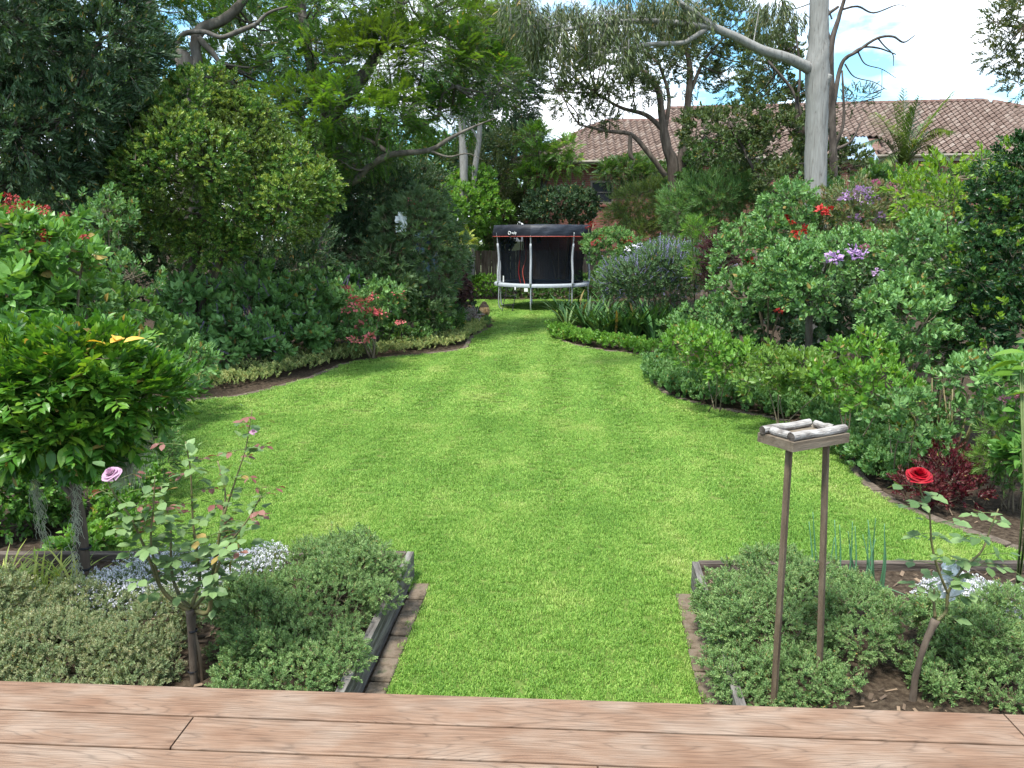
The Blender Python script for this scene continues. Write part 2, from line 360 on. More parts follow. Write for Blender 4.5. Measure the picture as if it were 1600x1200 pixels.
def scatter(name, parent, tpls, P, rot, scl, mats, kind='stuff', off=None):
    k = len(tpls)
    if k not in SC: SC[k] = make_scatter(k)
    V, T, mi, r, tp = [], [], [], [], []; n = 0
    for i, (v, t, m_, r_) in enumerate(tpls):
        V.append(v); T.append(t + n); mi.append(m_); r.append(r_); tp.append(np.full(len(v), i + 1)); n += len(v)
    P = np.asarray(P, float)
    if off is not None: P = P - np.asarray(off, float)
    V.append(P); tp.append(np.zeros(len(P), int)); NINST[0] += len(P)
    V = np.concatenate(V)
    me = mesh_np(name, V, np.concatenate(T), mats, np.concatenate(mi), np.concatenate(r))
    N0 = len(V) - len(P)
    def at_(nm, ty, arr, key='value'):
        a = me.attributes.new(nm, ty, 'POINT'); a.data.foreach_set(key, arr.ravel())
    at_('tpl', 'INT', np.concatenate(tp).astype(np.int32))
    full = lambda a: np.concatenate([np.zeros((N0, 3)), a]).astype(np.float32)
    at_('rot', 'FLOAT_VECTOR', full(rot), 'vector')
    scl = np.asarray(scl, float)
    if scl.ndim == 1: scl = np.repeat(scl[:, None], 3, 1)
    at_('scl', 'FLOAT_VECTOR', full(scl), 'vector')
    at_('pick', 'INT', np.concatenate([np.zeros(N0), rng.integers(0, k, len(P))]).astype(np.int32))
    o = link(name, me, parent)
    md = o.modifiers.new('grow', 'NODES'); md.node_group = SC[k]
    if kind: o['kind'] = kind
    return o
def aim(D, roll=.4):
    """euler angles that turn +X towards D"""
    el = np.arctan2(D[:, 2], np.hypot(D[:, 0], D[:, 1])); az = np.arctan2(D[:, 1], D[:, 0])
    return np.stack([(rng.random(len(D)) - .5) * 2 * roll, -el, az], 1)
def upright(n): return np.stack([(rng.random(n) - .5) * .3, (rng.random(n) - .5) * .3, rng.random(n) * 6.283], 1)
def sublobes(blobs, m, k=.38, seed=None):
    """split every blob (centre, radii) into m smaller lobes over its surface plus its core"""
    out = []
    for c, r in blobs:
        out.append((c, r * .72))
        mm = max(3, int(m))
        for i in range(mm):
            u = rng.normal(size=3); u /= np.linalg.norm(u)
            if u[2] < -.35: u[2] *= -.6
            s = k * rng.uniform(.6, 1.25)
            out.append((c + r * u * (1 - s * .75), r * s))
    return out
def grow(lobes, n, up=.35, inner=.12, jit=.4, low=-.7, camcull=.65):
    """points over the lobes' surfaces and outward directions"""
    C = np.array([c for c, r in lobes]); Rr = np.array([r for c, r in lobes])
    A = (Rr[:, 0] * Rr[:, 2] + Rr[:, 1] * Rr[:, 2] + Rr[:, 0] * Rr[:, 1]); A = A / A.sum()
    Ps, Ds = [], []; got = 0
    for _ in range(40):
        k = rng.choice(len(C), size=n, p=A); u = rng.normal(size=(n, 3)); u /= np.linalg.norm(u, axis=1)[:, None]
        p = C[k] + Rr[k] * u * (1 - .3 * rng.random((n, 1)) ** 2)
        ok = (u[:, 2] > low) | (rng.random(n) < .3)
        nrm = u / Rr[k]; nrm /= np.linalg.norm(nrm, axis=1)[:, None]
        vc = -p + np.array([0, 0, H]); vc /= np.linalg.norm(vc, axis=1)[:, None]
        ok &= ~(((nrm * vc).sum(1) < -.25) & (rng.random(n) < camcull))
        ins = np.zeros(n, bool)
        for i in range(0, len(C)):
            q = (((p - C[i]) / Rr[i]) ** 2).sum(1) < .72; q &= (k != i); ins |= q
        ok &= ~ins | (rng.random(n) < inner)
        ok &= p[:, 2] > .02
        Ps.append(p[ok]); Ds.append(nrm[ok]); got += ok.sum()
        if got >= n: break
    P = np.concatenate(Ps)[:n]; D = np.concatenate(Ds)[:n]
    D = D + np.array([0, 0, up]) + rng.normal(size=D.shape) * jit
    D /= np.linalg.norm(D, axis=1)[:, None] + 1e-9
    return P, D
def px_blob(b):
    """(px, py, distance, half width px, half height px[, half depth m])"""
    c = pt(b[0], b[1], b[2]); rx = b[3] / F * b[2]; rz = b[4] / F * b[2]
    return c, np.array([rx, b[5] if len(b) > 5 else max(.5 * (rx + rz), .2), rz])
def limb(g, path, m=0, sides=8, wob=.12, n=6):
    """path of (px, py, distance, radius in m)"""
    P = np.array([[*pt(a, b, c), r] for a, b, c, r in path]); Q = smooth_path(P, n)
    g.tube(Q[:, :3], np.maximum(Q[:, 3], .002), sides, m, True, wob); return Q
def twigs(g, src, lobes, k, r0, m=0, sag=.1):
    """branches from the nearest woody point to lobe centres"""
    S = np.array(src)
    idx = rng.permutation(len(lobes))[:k]
    for i in idx:
        c, rr = lobes[i]; c = c + rr * rng.uniform(-.3, .3, 3)
        d = np.linalg.norm(S[:, :3] - c, axis=1) + np.maximum(0, S[:, 2] - c[2]) * 1.5
        a = S[np.argmin(d), :3]; L = np.linalg.norm(c - a)
        if L < .05: continue
        mid = a + (c - a) * .5 + rng.normal(size=3) * L * .12 + np.array([0, 0, -sag * L])
        e = c + (c - a) / L * min(rr) * .8
        Q = smooth_path([a, mid, c, e], 4); g.tube(Q, np.linspace(r0, r0 * .2, len(Q)), 5, m, False, .1)
        for t in range(3):
            j = random.randrange(4, len(Q)); e2 = Q[j] + rng.normal(size=3) * rr * .6 + np.array([0, 0, .2]) * rr
            g.tube(smooth_path([Q[j], (Q[j] + e2) / 2 + rng.normal(size=3) * .05 * L, e2], 3), np.linspace(r0 * .4, r0 * .12, 7), 4, m, False)
def plant(name, label, cat, blobs, tp, n, leafm, base=None, trunk=None, bark='twig', m=8, k=.38, up=.35, inner=.12, jit=.4, roll=.5,
          s=(.75, 1.25), tw=10, r0=.015, group=None, low=-.7, sagdir=None, flowers=None, extra=None, nstem=4, camcull=.65, woodname='branches', follow='foliage', sides=8):
    """a shrub or tree: Empty > woody part, foliage; blobs in photo pixels with their distance"""
    BL = [px_blob(b) for b in blobs]
    if base is None:
        c = np.mean([b[0] for b in BL], 0); base = np.array([c[0], c[1], 0])
    else: base = np.asarray(base, float)
    root = empty(name, base, label, cat, group)
    lobes = sublobes(BL, m, k); LOB[root.name] = lobes
    g = Geo(); src = []
    if trunk:
        for p in trunk: q = limb(g, p, 0, sides); src += list(q[1:])
    else:
        for i in range(nstem):
            c, r = BL[i % len(BL)]; c = c + r * rng.uniform(-.5, .5, 3); b0 = base + np.array([rng.uniform(-.1, .1), rng.uniform(-.1, .1), 0])
            q = smooth_path([b0, (b0 + c) / 2 + rng.normal(size=3) * .08 * r[0], c], 5); q4 = np.concatenate([q, np.zeros((len(q), 1))], 1)
            g.tube(q, np.linspace(r0 * 1.6, r0 * .7, len(q)), 6, 0, True, .1); src += list(q4[2:])
    if tw: twigs(g, src, lobes, min(tw, len(lobes)), r0)
    g.obj(woodname if not trunk else 'trunk', M[bark], root, True, off=base)
    P, D = grow(lobes, n, up, inner, jit, low, camcull)
    if sagdir is not None: D = D * (1 - sagdir) + np.array([0, 0, -1.]) * sagdir; D /= np.linalg.norm(D, axis=1)[:, None]
    S = rng.uniform(s[0], s[1], len(P)) * (1 + .22 * np.sin(P[:, 0] * 5.1 + 3 * np.sin(P[:, 2] * 3.7)) * np.cos(P[:, 2] * 4.3 + P[:, 1] * 2.9))
    far = rng.random(len(P)) < .06                # straggling new growth
    reach = min(.16, .12 * float(np.mean([b[1][0] for b in BL]))); P = P + far[:, None] * (D * [1, 1, 1.3] + [0, 0, .4]) * reach * rng.random((len(P), 1))
    scatter(follow, root, tp, P, aim(D, roll), S, [M[leafm], M[bark]] + ([M[e] for e in extra] if extra else []), off=base)
    if flowers:
        for fn, fm, ftp, cnt, fl in flowers:       # loose flowers over the crown, too small to pick apart
            P2, D2 = grow(lobes, cnt, .8, .02, .3, -.1, 1)
            scatter(fn, root, ftp, P2 + D2 * fl, aim(D2), rng.uniform(.7, 1.3, len(P2)), [M[fm], M['green_stem']], off=base)
    root['_n'] = 0; del root['_n']
    return root, lobes, BL
def front(px, py, BLs, d0):
    """distance at which the view of (px, py) first meets the plant's lobes"""
    r = ray(px, py); r = r / r[1]; o = np.array([0, 0, H]); best = None
    for c, rr in BLs:
        a = r / rr; b = (o - c) / rr; A, B, C = a @ a, 2 * a @ b, b @ b - 1.0; D = B * B - 4 * A * C
        if D > 0:
            t = (-B - math.sqrt(D)) / (2 * A); best = t if best is None else min(best, t)
    return best if best is not None else d0
LOB = {}
def spots(root, name, tp, m, pts, s=1, roll=.6, dirs=None):
    """single countable flowers: each its own part"""
    ms = [mesh_np(name, v, t, [M[m], M['green_stem']], mi, r) for v, t, mi, r in tp]
    for i, p in enumerate(pts):
        w = pt(p[0], p[1], front(p[0], p[1], LOB[root.name], p[2]) - .03)
        link(name, random.choice(ms), root, w - np.array(root.location), (random.uniform(-roll, roll), random.uniform(-.8, .3), random.uniform(0, 6.3)),
             [s * random.uniform(.8, 1.2)] * 3)
def blossom(rad, n, petal=.5, seg=1):
    """a rounded head of petals"""
    g = Geo()
    for i in range(n):
        u = rng.normal(size=3); u[2] = abs(u[2]) * .8; u /= np.linalg.norm(u)
        az, el = math.atan2(u[1], u[0]), math.asin(u[2])
        put(g, leaf(rad * petal, rad * petal * .8, seg, .2, .35), u * rad * random.uniform(.3, .75), (random.uniform(-.5, .5), -el + random.uniform(-.6, .6), az), random.uniform(.8, 1.2))
    g.tube([(0, 0, -rad * 1.2), (0, 0, 0)], rad * .07, 3, 1, False)
    return g.get()
def spike(Ln, rad, n, petal):
    g = Geo(); g.tube([(0, 0, 0), (Ln, 0, 0)], .003, 3, 1, False)
    for i in range(n):
        t = (i + .5) / n; a = i * 2.4; q = rad * (1 - .5 * t)
        put(g, leaf(petal, petal * .7, 1, .2, .2), (Ln * t, q * math.cos(a) * .4, q * math.sin(a) * .4), (a, -.6, random.uniform(-.5, .5)), random.uniform(.7, 1.2))
    return g.get()
# ================================================================== the setting
def pip(P, poly):
    x, y = P[:, 0], P[:, 1]; ins = np.zeros(len(P), bool); n = len(poly)
    for i in range(n):
        (x1, y1), (x2, y2) = poly[i], poly[(i + 1) % n]
        c = ((y1 > y) != (y2 > y)) & (x < (x2 - x1) * (y - y1) / (y2 - y1 + 1e-12) + x1); ins ^= c
    return ins
def sheet(name, poly, z, mat, label=None, kind='structure', parent=None):
    from mathutils.geometry import tessellate_polygon
    t = tessellate_polygon([[Vector((p[0], p[1], 0)) for p in poly]])
    V = [(p[0], p[1], z) for p in poly]
    T = [tuple(q) for q in t]
    T = [q if (np.cross(np.array(V[q[1]]) - V[q[0]], np.array(V[q[2]]) - V[q[0]])[2] > 0) else (q[0], q[2], q[1]) for q in T]
    o = link(name, mesh_np(name, V, T, [mat]), parent)
    if kind: o['kind'] = kind
    if label: o['label'] = label
    return o
def grid_sheet(name, x0, x1, y0, y1, n, zf, mat):
    xs, ys = np.linspace(x0, x1, n), np.linspace(y0, y1, n); X, Y = np.meshgrid(xs, ys); V = np.stack([X.ravel(), Y.ravel(), zf(X.ravel(), Y.ravel())], 1)
    i = np.arange(n * n).reshape(n, n); a, b, c, d = i[:-1, :-1].ravel(), i[:-1, 1:].ravel(), i[1:, 1:].ravel(), i[1:, :-1].ravel()
    o = link(name, mesh_np(name, V, np.concatenate([np.stack([a, b, c], 1), np.stack([a, c, d], 1)]), [mat], smooth=True)); o['kind'] = 'structure'; return o
M['soil'] = roughmat('soil_mulch', [(.018, .013, .009), (.05, .036, .025), (.10, .078, .055)], 26, bump=1.0, rough=.95, spec=.1)
M['lawn_base'] = roughmat('lawn_base', [(.055, .10, .02), (.09, .14, .03), (.15, .17, .05)], 30, bump=.6, rough=.95, spec=.1)
M['far_grass'] = roughmat('far_ground', [(.05, .07, .02), (.09, .10, .035)], 2, bump=.2)
sheet('ground', [(-300, -60), (300, -60), (300, 500), (-300, 500)], -.03, M['far_grass'])
sheet('garden_soil', [(-16, -3), (17, -3), (17, 31.6), (-16, 31.6)], -.012, M['soil'])
LEFT_PX = [(742, 474), (745, 487), (768, 497), (772, 505), (765, 513), (742, 525), (735, 536), (728, 545), (700, 550), (640, 556), (590, 560), (545, 568), (520, 578), (495, 588), (430, 607), (370, 620), (290, 629), (235, 650), (200, 690), (185, 740), (175, 800), (172, 886)]
RIGHT_PX = [(893, 474), (893, 490), (873, 500), (866, 510), (864, 520), (880, 534), (910, 542), (950, 549), (990, 553), (1012, 562), (1020, 577), (1018, 590), (1024, 606), (1050, 621), (1110, 637), (1190, 652), (1255, 668), (1300, 690), (1322, 725), (1345, 755), (1390, 785), (1450, 812), (1530, 841), (1610, 868)]
Lw = np.array([gp(x, y)[:2] for x, y in LEFT_PX]); Rw = np.array([gp(x, y)[:2] for x, y in RIGHT_PX])
def sm2(P, n=5): return smooth_path(np.concatenate([P, np.zeros((len(P), 1))], 1), n)[:, :2]
Lw, Rw = sm2(Lw), sm2(Rw)
AL, BL_ = gp(672, 913), gp(605, 1080); AR, BR = gp(1055, 928), gp(1094, 1095)
dl = (BL_ - AL) / np.linalg.norm(BL_ - AL); dr = (BR - AR) / np.linalg.norm(BR - AR)
CL, CR = AL + dl * 3.2, AR + dr * 3.2
poly = [tuple(p) for p in Lw[::-1]]                        # from the bed, along the left border, to the far end
poly = [(-2.75, 4.80)] + poly + [(-1.9, 29.4), (3.6, 29.4)] + [tuple(p) for p in Rw] + [(4.6, 4.66), (AR[0] + .12, 4.66), (AR[0] + .12, AR[1]), (AR[0], AR[1]), tuple(CR[:2]), tuple(CL[:2]), (AL[0], AL[1]), (AL[0] - .12, AL[1]), (AL[0] - .12, 4.80)]
LAWN = poly
sheet('lawn', poly, .0, M['lawn_base'])
# grass: short mown blades, tufts of them over the whole lawn
m, t, n, l = newmat('grass_blade')
g_ = n('ShaderNodeNewGeometry'); oi = n('ShaderNodeObjectInfo'); at_ = n('ShaderNodeAttribute'); at_.attribute_name = 'rnd'
mp_ = n('ShaderNodeMapping'); mp_.inputs['Scale'].default_value = (1, .55, 1); l(g_.outputs['Position'], mp_.inputs[0])
n1 = n('ShaderNodeTexNoise'); n1.inputs['Scale'].default_value = 1.1; n1.inputs['Detail'].default_value = 8; n1.inputs['Roughness'].default_value = .68; l(mp_.outputs[0], n1.inputs['Vector'])
n2 = n('ShaderNodeTexNoise'); n2.inputs['Scale'].default_value = .45; n2.inputs['Detail'].default_value = 2; l(g_.outputs['Position'], n2.inputs['Vector'])
rp = n('ShaderNodeValToRGB'); ramp(rp, [(0, (.075, .18, .026)), (.3, (.155, .31, .046)), (.6, (.255, .43, .075)), (.85, (.41, .53, .14)), (1, (.58, .55, .30))])
s1 = n('ShaderNodeMath'); s1.operation = 'MULTIPLY_ADD'; l(at_.outputs['Fac'], s1.inputs[0]); s1.inputs[1].default_value = .62
s2 = n('ShaderNodeMath'); s2.operation = 'MULTIPLY_ADD'; l(oi.outputs['Random'], s2.inputs[0]); s2.inputs[1].default_value = .14; l(s2.outputs[0], s1.inputs[2])
s3 = n('ShaderNodeMapRange'); s3.inputs[1].default_value = .38; s3.inputs[2].default_value = .66; s3.inputs[3].default_value = -.08; s3.inputs[4].default_value = .26; l(n1.outputs[0], s3.inputs[0]); l(s3.outputs[0], s2.inputs[2])
l(s1.outputs[0], rp.inputs[0])
q2 = n('ShaderNodeMapRange'); q2.inputs[1].default_value = .54; q2.inputs[2].default_value = .72; q2.inputs[4].default_value = .55; l(n1.outputs[0], q2.inputs[0])
mxx = n('ShaderNodeMixRGB'); l(q2.outputs[0], mxx.inputs[0]); l(rp.outputs[0], mxx.inputs[1]); mxx.inputs[2].default_value = (.42, .46, .14, 1)
pb = n('ShaderNodeBsdfPrincipled'); l(mxx.outputs[0], pb.inputs['Base Color']); pb.inputs['Roughness'].default_value = .5; pb.inputs['Specular IOR Level'].default_value = .3
tb = n('ShaderNodeBsdfTranslucent'); l(mxx.outputs[0], tb.inputs[0]); xs = n('ShaderNodeMixShader'); xs.inputs[0].default_value = .35
l(pb.outputs[0], xs.inputs[1]); l(tb.outputs[0], xs.inputs[2]); oo = n('ShaderNodeOutputMaterial'); l(xs.outputs[0], oo.inputs[0]); M['grass'] = m
def tuft(nb, rad, hmin=.010, hmax=.026, bw=.0036):
    g = Geo()
    for i in range(nb):
        a, rr = random.uniform(0, 6.283), rad * math.sqrt(random.random()); x, y = rr * math.cos(a), rr * math.sin(a)
        h = random.uniform(hmin, hmax); az = random.uniform(0, 6.283); le = random.uniform(.35, 1.6)
        dx, dy = math.cos(az), math.sin(az); sx, sy = -dy * bw / 2, dx * bw / 2
        p1 = (x + dx * h * .45 * math.sin(le * .6), y + dy * h * .45 * math.sin(le * .6), h * .5 * math.cos(le * .6))
        p2 = (p1[0] + dx * h * .55 * math.sin(le), p1[1] + dy * h * .55 * math.sin(le), p1[2] + h * .5 * math.cos(le))
        g.add([(x + sx, y + sy, -.004), (x - sx, y - sy, -.004), (p1[0] - sx, p1[1] - sy, p1[2]), (p1[0] + sx, p1[1] + sy, p1[2]), p2], [(0, 1, 2), (0, 2, 3), (3, 2, 4)], 0)
    return g.get()
ctr = np.array(LAWN); Pg, Sg = [], []
for y0, y1, sp, sc_ in ((2.0, 6.5, .062, 1.0), (6.5, 10, .08, 1.25), (10, 16, .115, 1.8), (16, 29.4, .17, 2.6)):
    xs_ = np.arange(-6, 8, sp); ys_ = np.arange(y0, y1, sp); X, Y = np.meshgrid(xs_, ys_); Q = np.stack([X.ravel(), Y.ravel()], 1)
    Q += rng.uniform(-.5, .5, Q.shape) * sp * 1.2
    Q = Q[(np.abs(Q[:, 0]) < .72 * Q[:, 1] + .8)]
    Q = Q[pip(Q, LAWN)]; Pg.append(np.concatenate([Q, np.full((len(Q), 1), .002)], 1)); Sg.append(np.stack([np.full(len(Q), sc_), np.full(len(Q), sc_), rng.uniform(.8, 1.15, len(Q)) * (1 + .05 * (sc_ - 1))], 1))
Pg = np.concatenate(Pg); Sg = np.concatenate(Sg)
go_ = scatter('grass', None, [tuft(120, .055) for _ in range(6)], Pg, np.stack([np.where(np.sin((Pg[:, 0] - .077 * Pg[:, 1]) * 2 * math.pi / .9) > 0, .1, -.1) + rng.normal(size=len(Pg)) * .08, rng.normal(size=len(Pg)) * .08, rng.choice([0, math.pi], len(Pg)) * 0 + rng.normal(size=len(Pg)) * .5], 1), Sg, [M['grass']])
tag(go_, 'short mown bright green grass covering the lawn', 'grass')
# ------------------------------------------------------------------ deck
DZ = .99
E0, E1 = gp(0, 1062, DZ), gp(1600, 1115, DZ); ed = (E1 - E0) / np.linalg.norm(E1 - E0); dyaw = math.atan2(ed[1], ed[0]); eb = np.array([ed[1], -ed[0], 0])
m, t, n, l = newmat('deck_board')
c = n('ShaderNodeTexCoord'); oi = n('ShaderNodeObjectInfo')
av = n('ShaderNodeVectorMath'); av.operation = 'MULTIPLY_ADD'; l(oi.outputs['Random'], av.inputs[0]); av.inputs[1].default_value = (41, 23, 7); l(c.outputs['Object'], av.inputs[2])
mA = n('ShaderNodeMapping'); mA.inputs['Scale'].default_value = (.75, 7.5, 1); l(av.outputs[0], mA.inputs[0])
nA = n('ShaderNodeTexNoise'); nA.inputs['Scale'].default_value = 1.0; nA.inputs['Detail'].default_value = 2.5; nA.inputs['Roughness'].default_value = .45; l(mA.outputs[0], nA.inputs['Vector'])
mu = n('ShaderNodeMath'); mu.operation = 'MULTIPLY'; mu.inputs[1].default_value = 34; l(nA.outputs[0], mu.inputs[0])
fr = n('ShaderNodeMath'); fr.operation = 'FRACT'; l(mu.outputs[0], fr.inputs[0])
rA = n('ShaderNodeValToRGB'); ramp(rA, [(0, (.45,) * 3), (.07, (.0,) * 3), (.2, (.8,) * 3), (.75, (1,) * 3), (1, (.6,) * 3)]); l(fr.outputs[0], rA.inputs[0])
mB = n('ShaderNodeMapping'); mB.inputs['Scale'].default_value = (9, 260, 1); l(av.outputs[0], mB.inputs[0])
nB = n('ShaderNodeTexNoise'); nB.inputs['Scale'].default_value = 1; nB.inputs['Detail'].default_value = 5; l(mB.outputs[0], nB.inputs['Vector'])
mC = n('ShaderNodeMapping'); mC.inputs['Scale'].default_value = (2.5, 5, 1); l(av.outputs[0], mC.inputs[0])
nC = n('ShaderNodeTexNoise'); nC.inputs['Scale'].default_value = 2; nC.inputs['Detail'].default_value = 6; l(mC.outputs[0], nC.inputs['Vector'])
base = n('ShaderNodeValToRGB'); ramp(base, [(.30, (.175, .098, .060)), (.48, (.21, .132, .088)), (.70, (.25, .185, .14))]); l(nC.outputs[0], base.inputs[0])
gr = n('ShaderNodeMixRGB'); gr.blend_type = 'MULTIPLY'; gr.inputs[0].default_value = .33; l(base.outputs[0], gr.inputs[1]); l(rA.outputs[0], gr.inputs[2])
rB = n('ShaderNodeValToRGB'); ramp(rB, [(.35, (.62, .58, .55)), (.6, (1.05, 1.05, 1.05))]); l(nB.outputs[0], rB.inputs[0])
g2 = n('ShaderNodeMixRGB'); g2.blend_type = 'MULTIPLY'; g2.inputs[0].default_value = .75; l(gr.outputs[0], g2.inputs[1]); l(rB.outputs[0], g2.inputs[2])
p = n('ShaderNodeBsdfPrincipled'); l(g2.outputs[0], p.inputs['Base Color']); p.inputs['Roughness'].default_value = .62; p.inputs['Specular IOR Level'].default_value = .3
b = n('ShaderNodeBump'); b.inputs['Strength'].default_value = .35; b.inputs['Distance'].default_value = .002; sm_ = n('ShaderNodeMath'); sm_.operation = 'ADD'; l(rA.outputs[0], sm_.inputs[0]); l(nB.outputs[0], sm_.inputs[1]); l(sm_.outputs[0], b.inputs['Height']); l(b.outputs[0], p.inputs['Normal'])
o = n('ShaderNodeOutputMaterial'); l(p.outputs[0], o.inputs[0]); M['deck'] = m
M['joist'] = roughmat('joist_timber', [(.03, .022, .018), (.07, .055, .045)], 9, (.2, 1, 1), bump=.4)
deck = empty('deck', (E0[0], E0[1], 0), kind='structure', rz=dyaw)
def board_mesh(L, W_, T_=.023, b=.003):
    prof = [(-W_ / 2, 0), (-W_ / 2, T_ - b), (-W_ / 2 + b * .4, T_ - b * .4), (-W_ / 2 + b, T_), (W_ / 2 - b, T_), (W_ / 2 - b * .4, T_ - b * .4), (W_ / 2, T_ - b), (W_ / 2, 0)]
    V = [(x, y, z) for x in (-L / 2, L / 2) for y, z in prof]; k = len(prof); T = []
    for j in range(k):
        a, b_ = j, (j + 1) % k; T += [(a, a + k, b_ + k), (a, b_ + k, b_)]
    for j in range(1, k - 1): T += [(0, j, j + 1), (k, k + j + 1, k + j)]
    return mesh_np('deck_board', V, T, [M['deck']])
BLEN = 2.93; bm_ = board_mesh(BLEN - .005, .1345)
offs = [-.024 + .02, .665 + .003, -1.15, .2, -.6, 1.0]
for i in range(24):
    x0 = offs[i % 6] - BLEN * 2
    for k in range(5 if i < 8 else 4):
        xc = x0 + BLEN * (k + .5)
        if -5.5 < xc < 8.5: link('deck_board', bm_, deck, (xc, -.0705 - i * .1415, DZ - .023))
g = Geo(); g.box((1.6, -.05, DZ - .023 - .075), (9.5, .035, .145))
for x in np.arange(-2.9, 6.4, .45): g.box((x, -1.73, DZ - .03 - .075), (.045, 3.3, .14))
g.obj('joists', M['joist'], deck)
g = Geo()
for x in np.arange(-2.8, 6.4, 1.8):
    for y in (-.3, -1.8, -3.2): g.box((x, y, (DZ - .18) / 2 - .01), (.09, .09, DZ - .18 + .02))
g.obj('posts', M['joist'], deck)
# ------------------------------------------------------------------ bricks along the path
M['paver'] = roughmat('path_brick', [(.035, .028, .018), (.10, .075, .05), (.15, .115, .085), (.08, .08, .045)], 14, bump=.6, rough=.9, detail=8)
M['brick_red'] = roughmat('edging_brick', [(.05, .04, .03), (.11, .085, .065), (.17, .135, .11)], 18, bump=.6, rough=.95, detail=8)
def brick_mesh(L=.23, W_=.11, T_=.07, b=.006):
    import bmesh
    bm = bmesh.new(); bmesh.ops.create_cube(bm, size=1)
    for v in bm.verts: v.co = (v.co.x * L, v.co.y * W_, v.co.z * T_ - T_ / 2)
    bmesh.ops.bevel(bm, geom=[e for e in bm.edges], offset=b, segments=1, affect='EDGES')
    me = bpy.data.meshes.new('brick'); bm.to_mesh(me); bm.free(); return me
bk = brick_mesh(.226); bk.materials.append(M['paver'])
for nm, A, d, side, lab in (('brick_edging', AL, dl, -1, 'line of worn grey brown bricks flush with the grass on the left of the path'), ('brick_edging', AR, dr, 1, 'line of reddish brown bricks flush with the grass on the right of the path')):
    r_ = empty(nm, A, lab, 'edging'); nrm = np.array([d[1], -d[0], 0]) * 1.0; nrm = nrm if nrm[0] * side > 0 else -nrm
    for i in range(14):
        p = d * (.118 + i * .236) + nrm * (.056 + random.uniform(-.004, .004))
        link('brick', bk, r_, (p[0], p[1], .012 + random.uniform(-.005, .005)), (random.uniform(-.02, .02), random.uniform(-.02, .02), math.atan2(d[1], d[0]) + random.uniform(-.02, .02)))
# curved borders
def arc_along(P, step):
    s = np.concatenate([[0], np.cumsum(np.linalg.norm(np.diff(P, axis=0), axis=1))]); k = np.arange(step / 2, s[-1], step)
    x, y = np.interp(k, s, P[:, 0]), np.interp(k, s, P[:, 1]); e = .05; a = np.arctan2(np.interp(k + e, s, P[:, 1]) - np.interp(k - e, s, P[:, 1]), np.interp(k + e, s, P[:, 0]) - np.interp(k - e, s, P[:, 0]))
    return x, y, a
bk2 = brick_mesh(.222, .1, .07, .008); bk2.materials.append(M['brick_red'])
for P, side, lab in ((Lw[20:], 1, 'half buried curved brick edging of the left flower border'), (Rw[18:], 1, 'curved grey brown brick edging of the right flower border')):
    r_ = empty('brick_edging', (P[0][0], P[0][1], 0), lab, 'edging')
    sgn = 1 if P is Rw else 1
    x, y, a = arc_along(P, .232)
    out_ = -1 if 'left' in lab else 1
    for xx, yy, aa in zip(x, y, a):
        nx, ny = math.sin(aa), -math.cos(aa)
        if (nx > 0) != (out_ > 0) : nx, ny = -nx, -ny
        if 'left' in lab and abs(nx) < .3: nx, ny = (nx, ny) if ny > 0 else (-nx, -ny)
        if 'left' not in lab and abs(nx) < .3: nx, ny = (nx, ny) if ny > 0 else (-nx, -ny)
        link('brick', bk2, r_, (xx + nx * .06 - P[0][0], yy + ny * .06 - P[0][1], .014 + random.uniform(-.014, .004)), (random.uniform(-.05, .05), random.uniform(-.04, .04), aa + random.uniform(-.05, .05)))
# ------------------------------------------------------------------ raised beds by the deck, held by sleepers
M['sleeper'] = roughmat('old_sleeper', [(.04, .034, .03), (.12, .11, .10), (.23, .22, .20)], 11, (.35, 3, 3), bump=.9, rough=.9, detail=9)
M['sleeper_dark'] = roughmat('old_dark_sleeper', [(.03, .024, .02), (.08, .062, .05), (.16, .13, .11)], 11, (.35, 3, 3), bump=.9, rough=.9, detail=9)
ST_ = .185
def sleeper_bed(side, A, d, far_y, xend, lab):
    nrm = np.array([d[1], -d[0], 0]); nrm = nrm if nrm[0] * side > 0 else -nrm
    r_ = empty('raised_bed', A, lab, 'garden bed')
    a = A + nrm * .145; L = 3.1
    g = Geo(); g.box((0, 0, 0), (L, .045, .21)); yaw = math.atan2(d[1], d[0])
    p = a - A + d * (L / 2 - .03); g.obj('sleeper', M['sleeper'], r_, loc=(p[0], p[1], ST_ - .105), rot=(0, 0, yaw))
    x0 = a[0] + side * .03; g = Geo(); LL = abs(xend - x0)
    g.box((0, 0, 0), (LL, .06, .2)); g.obj('sleeper', M['sleeper_dark'], r_, loc=((x0 + xend) / 2 - A[0], a[1] + .025 - A[1] + (far_y - a[1]) * .5, ST_ - .105), rot=(0, 0, 0))
    b = a + nrm * .02
    poly = [(b[0], a[1]), tuple((b + d * L)[:2]), (xend, (b + d * L)[1]), (xend, a[1])]
    if side < 0: poly = poly[::-1]
    return r_, poly
rbL, pL = sleeper_bed(-1, AL + np.array([0, .08, 0]), dl, AL[1] + .08, -4.6, 'left raised bed of grey timber sleepers filled with dark soil')
rbR, pR = sleeper_bed(1, AR + np.array([0, .08, 0]), dr, AR[1] + .08, 5.2, 'right raised bed of dark timber sleepers filled with mulch')
for p_ in (pL, pR): sheet('bed_soil', p_, .13, M['soil'])
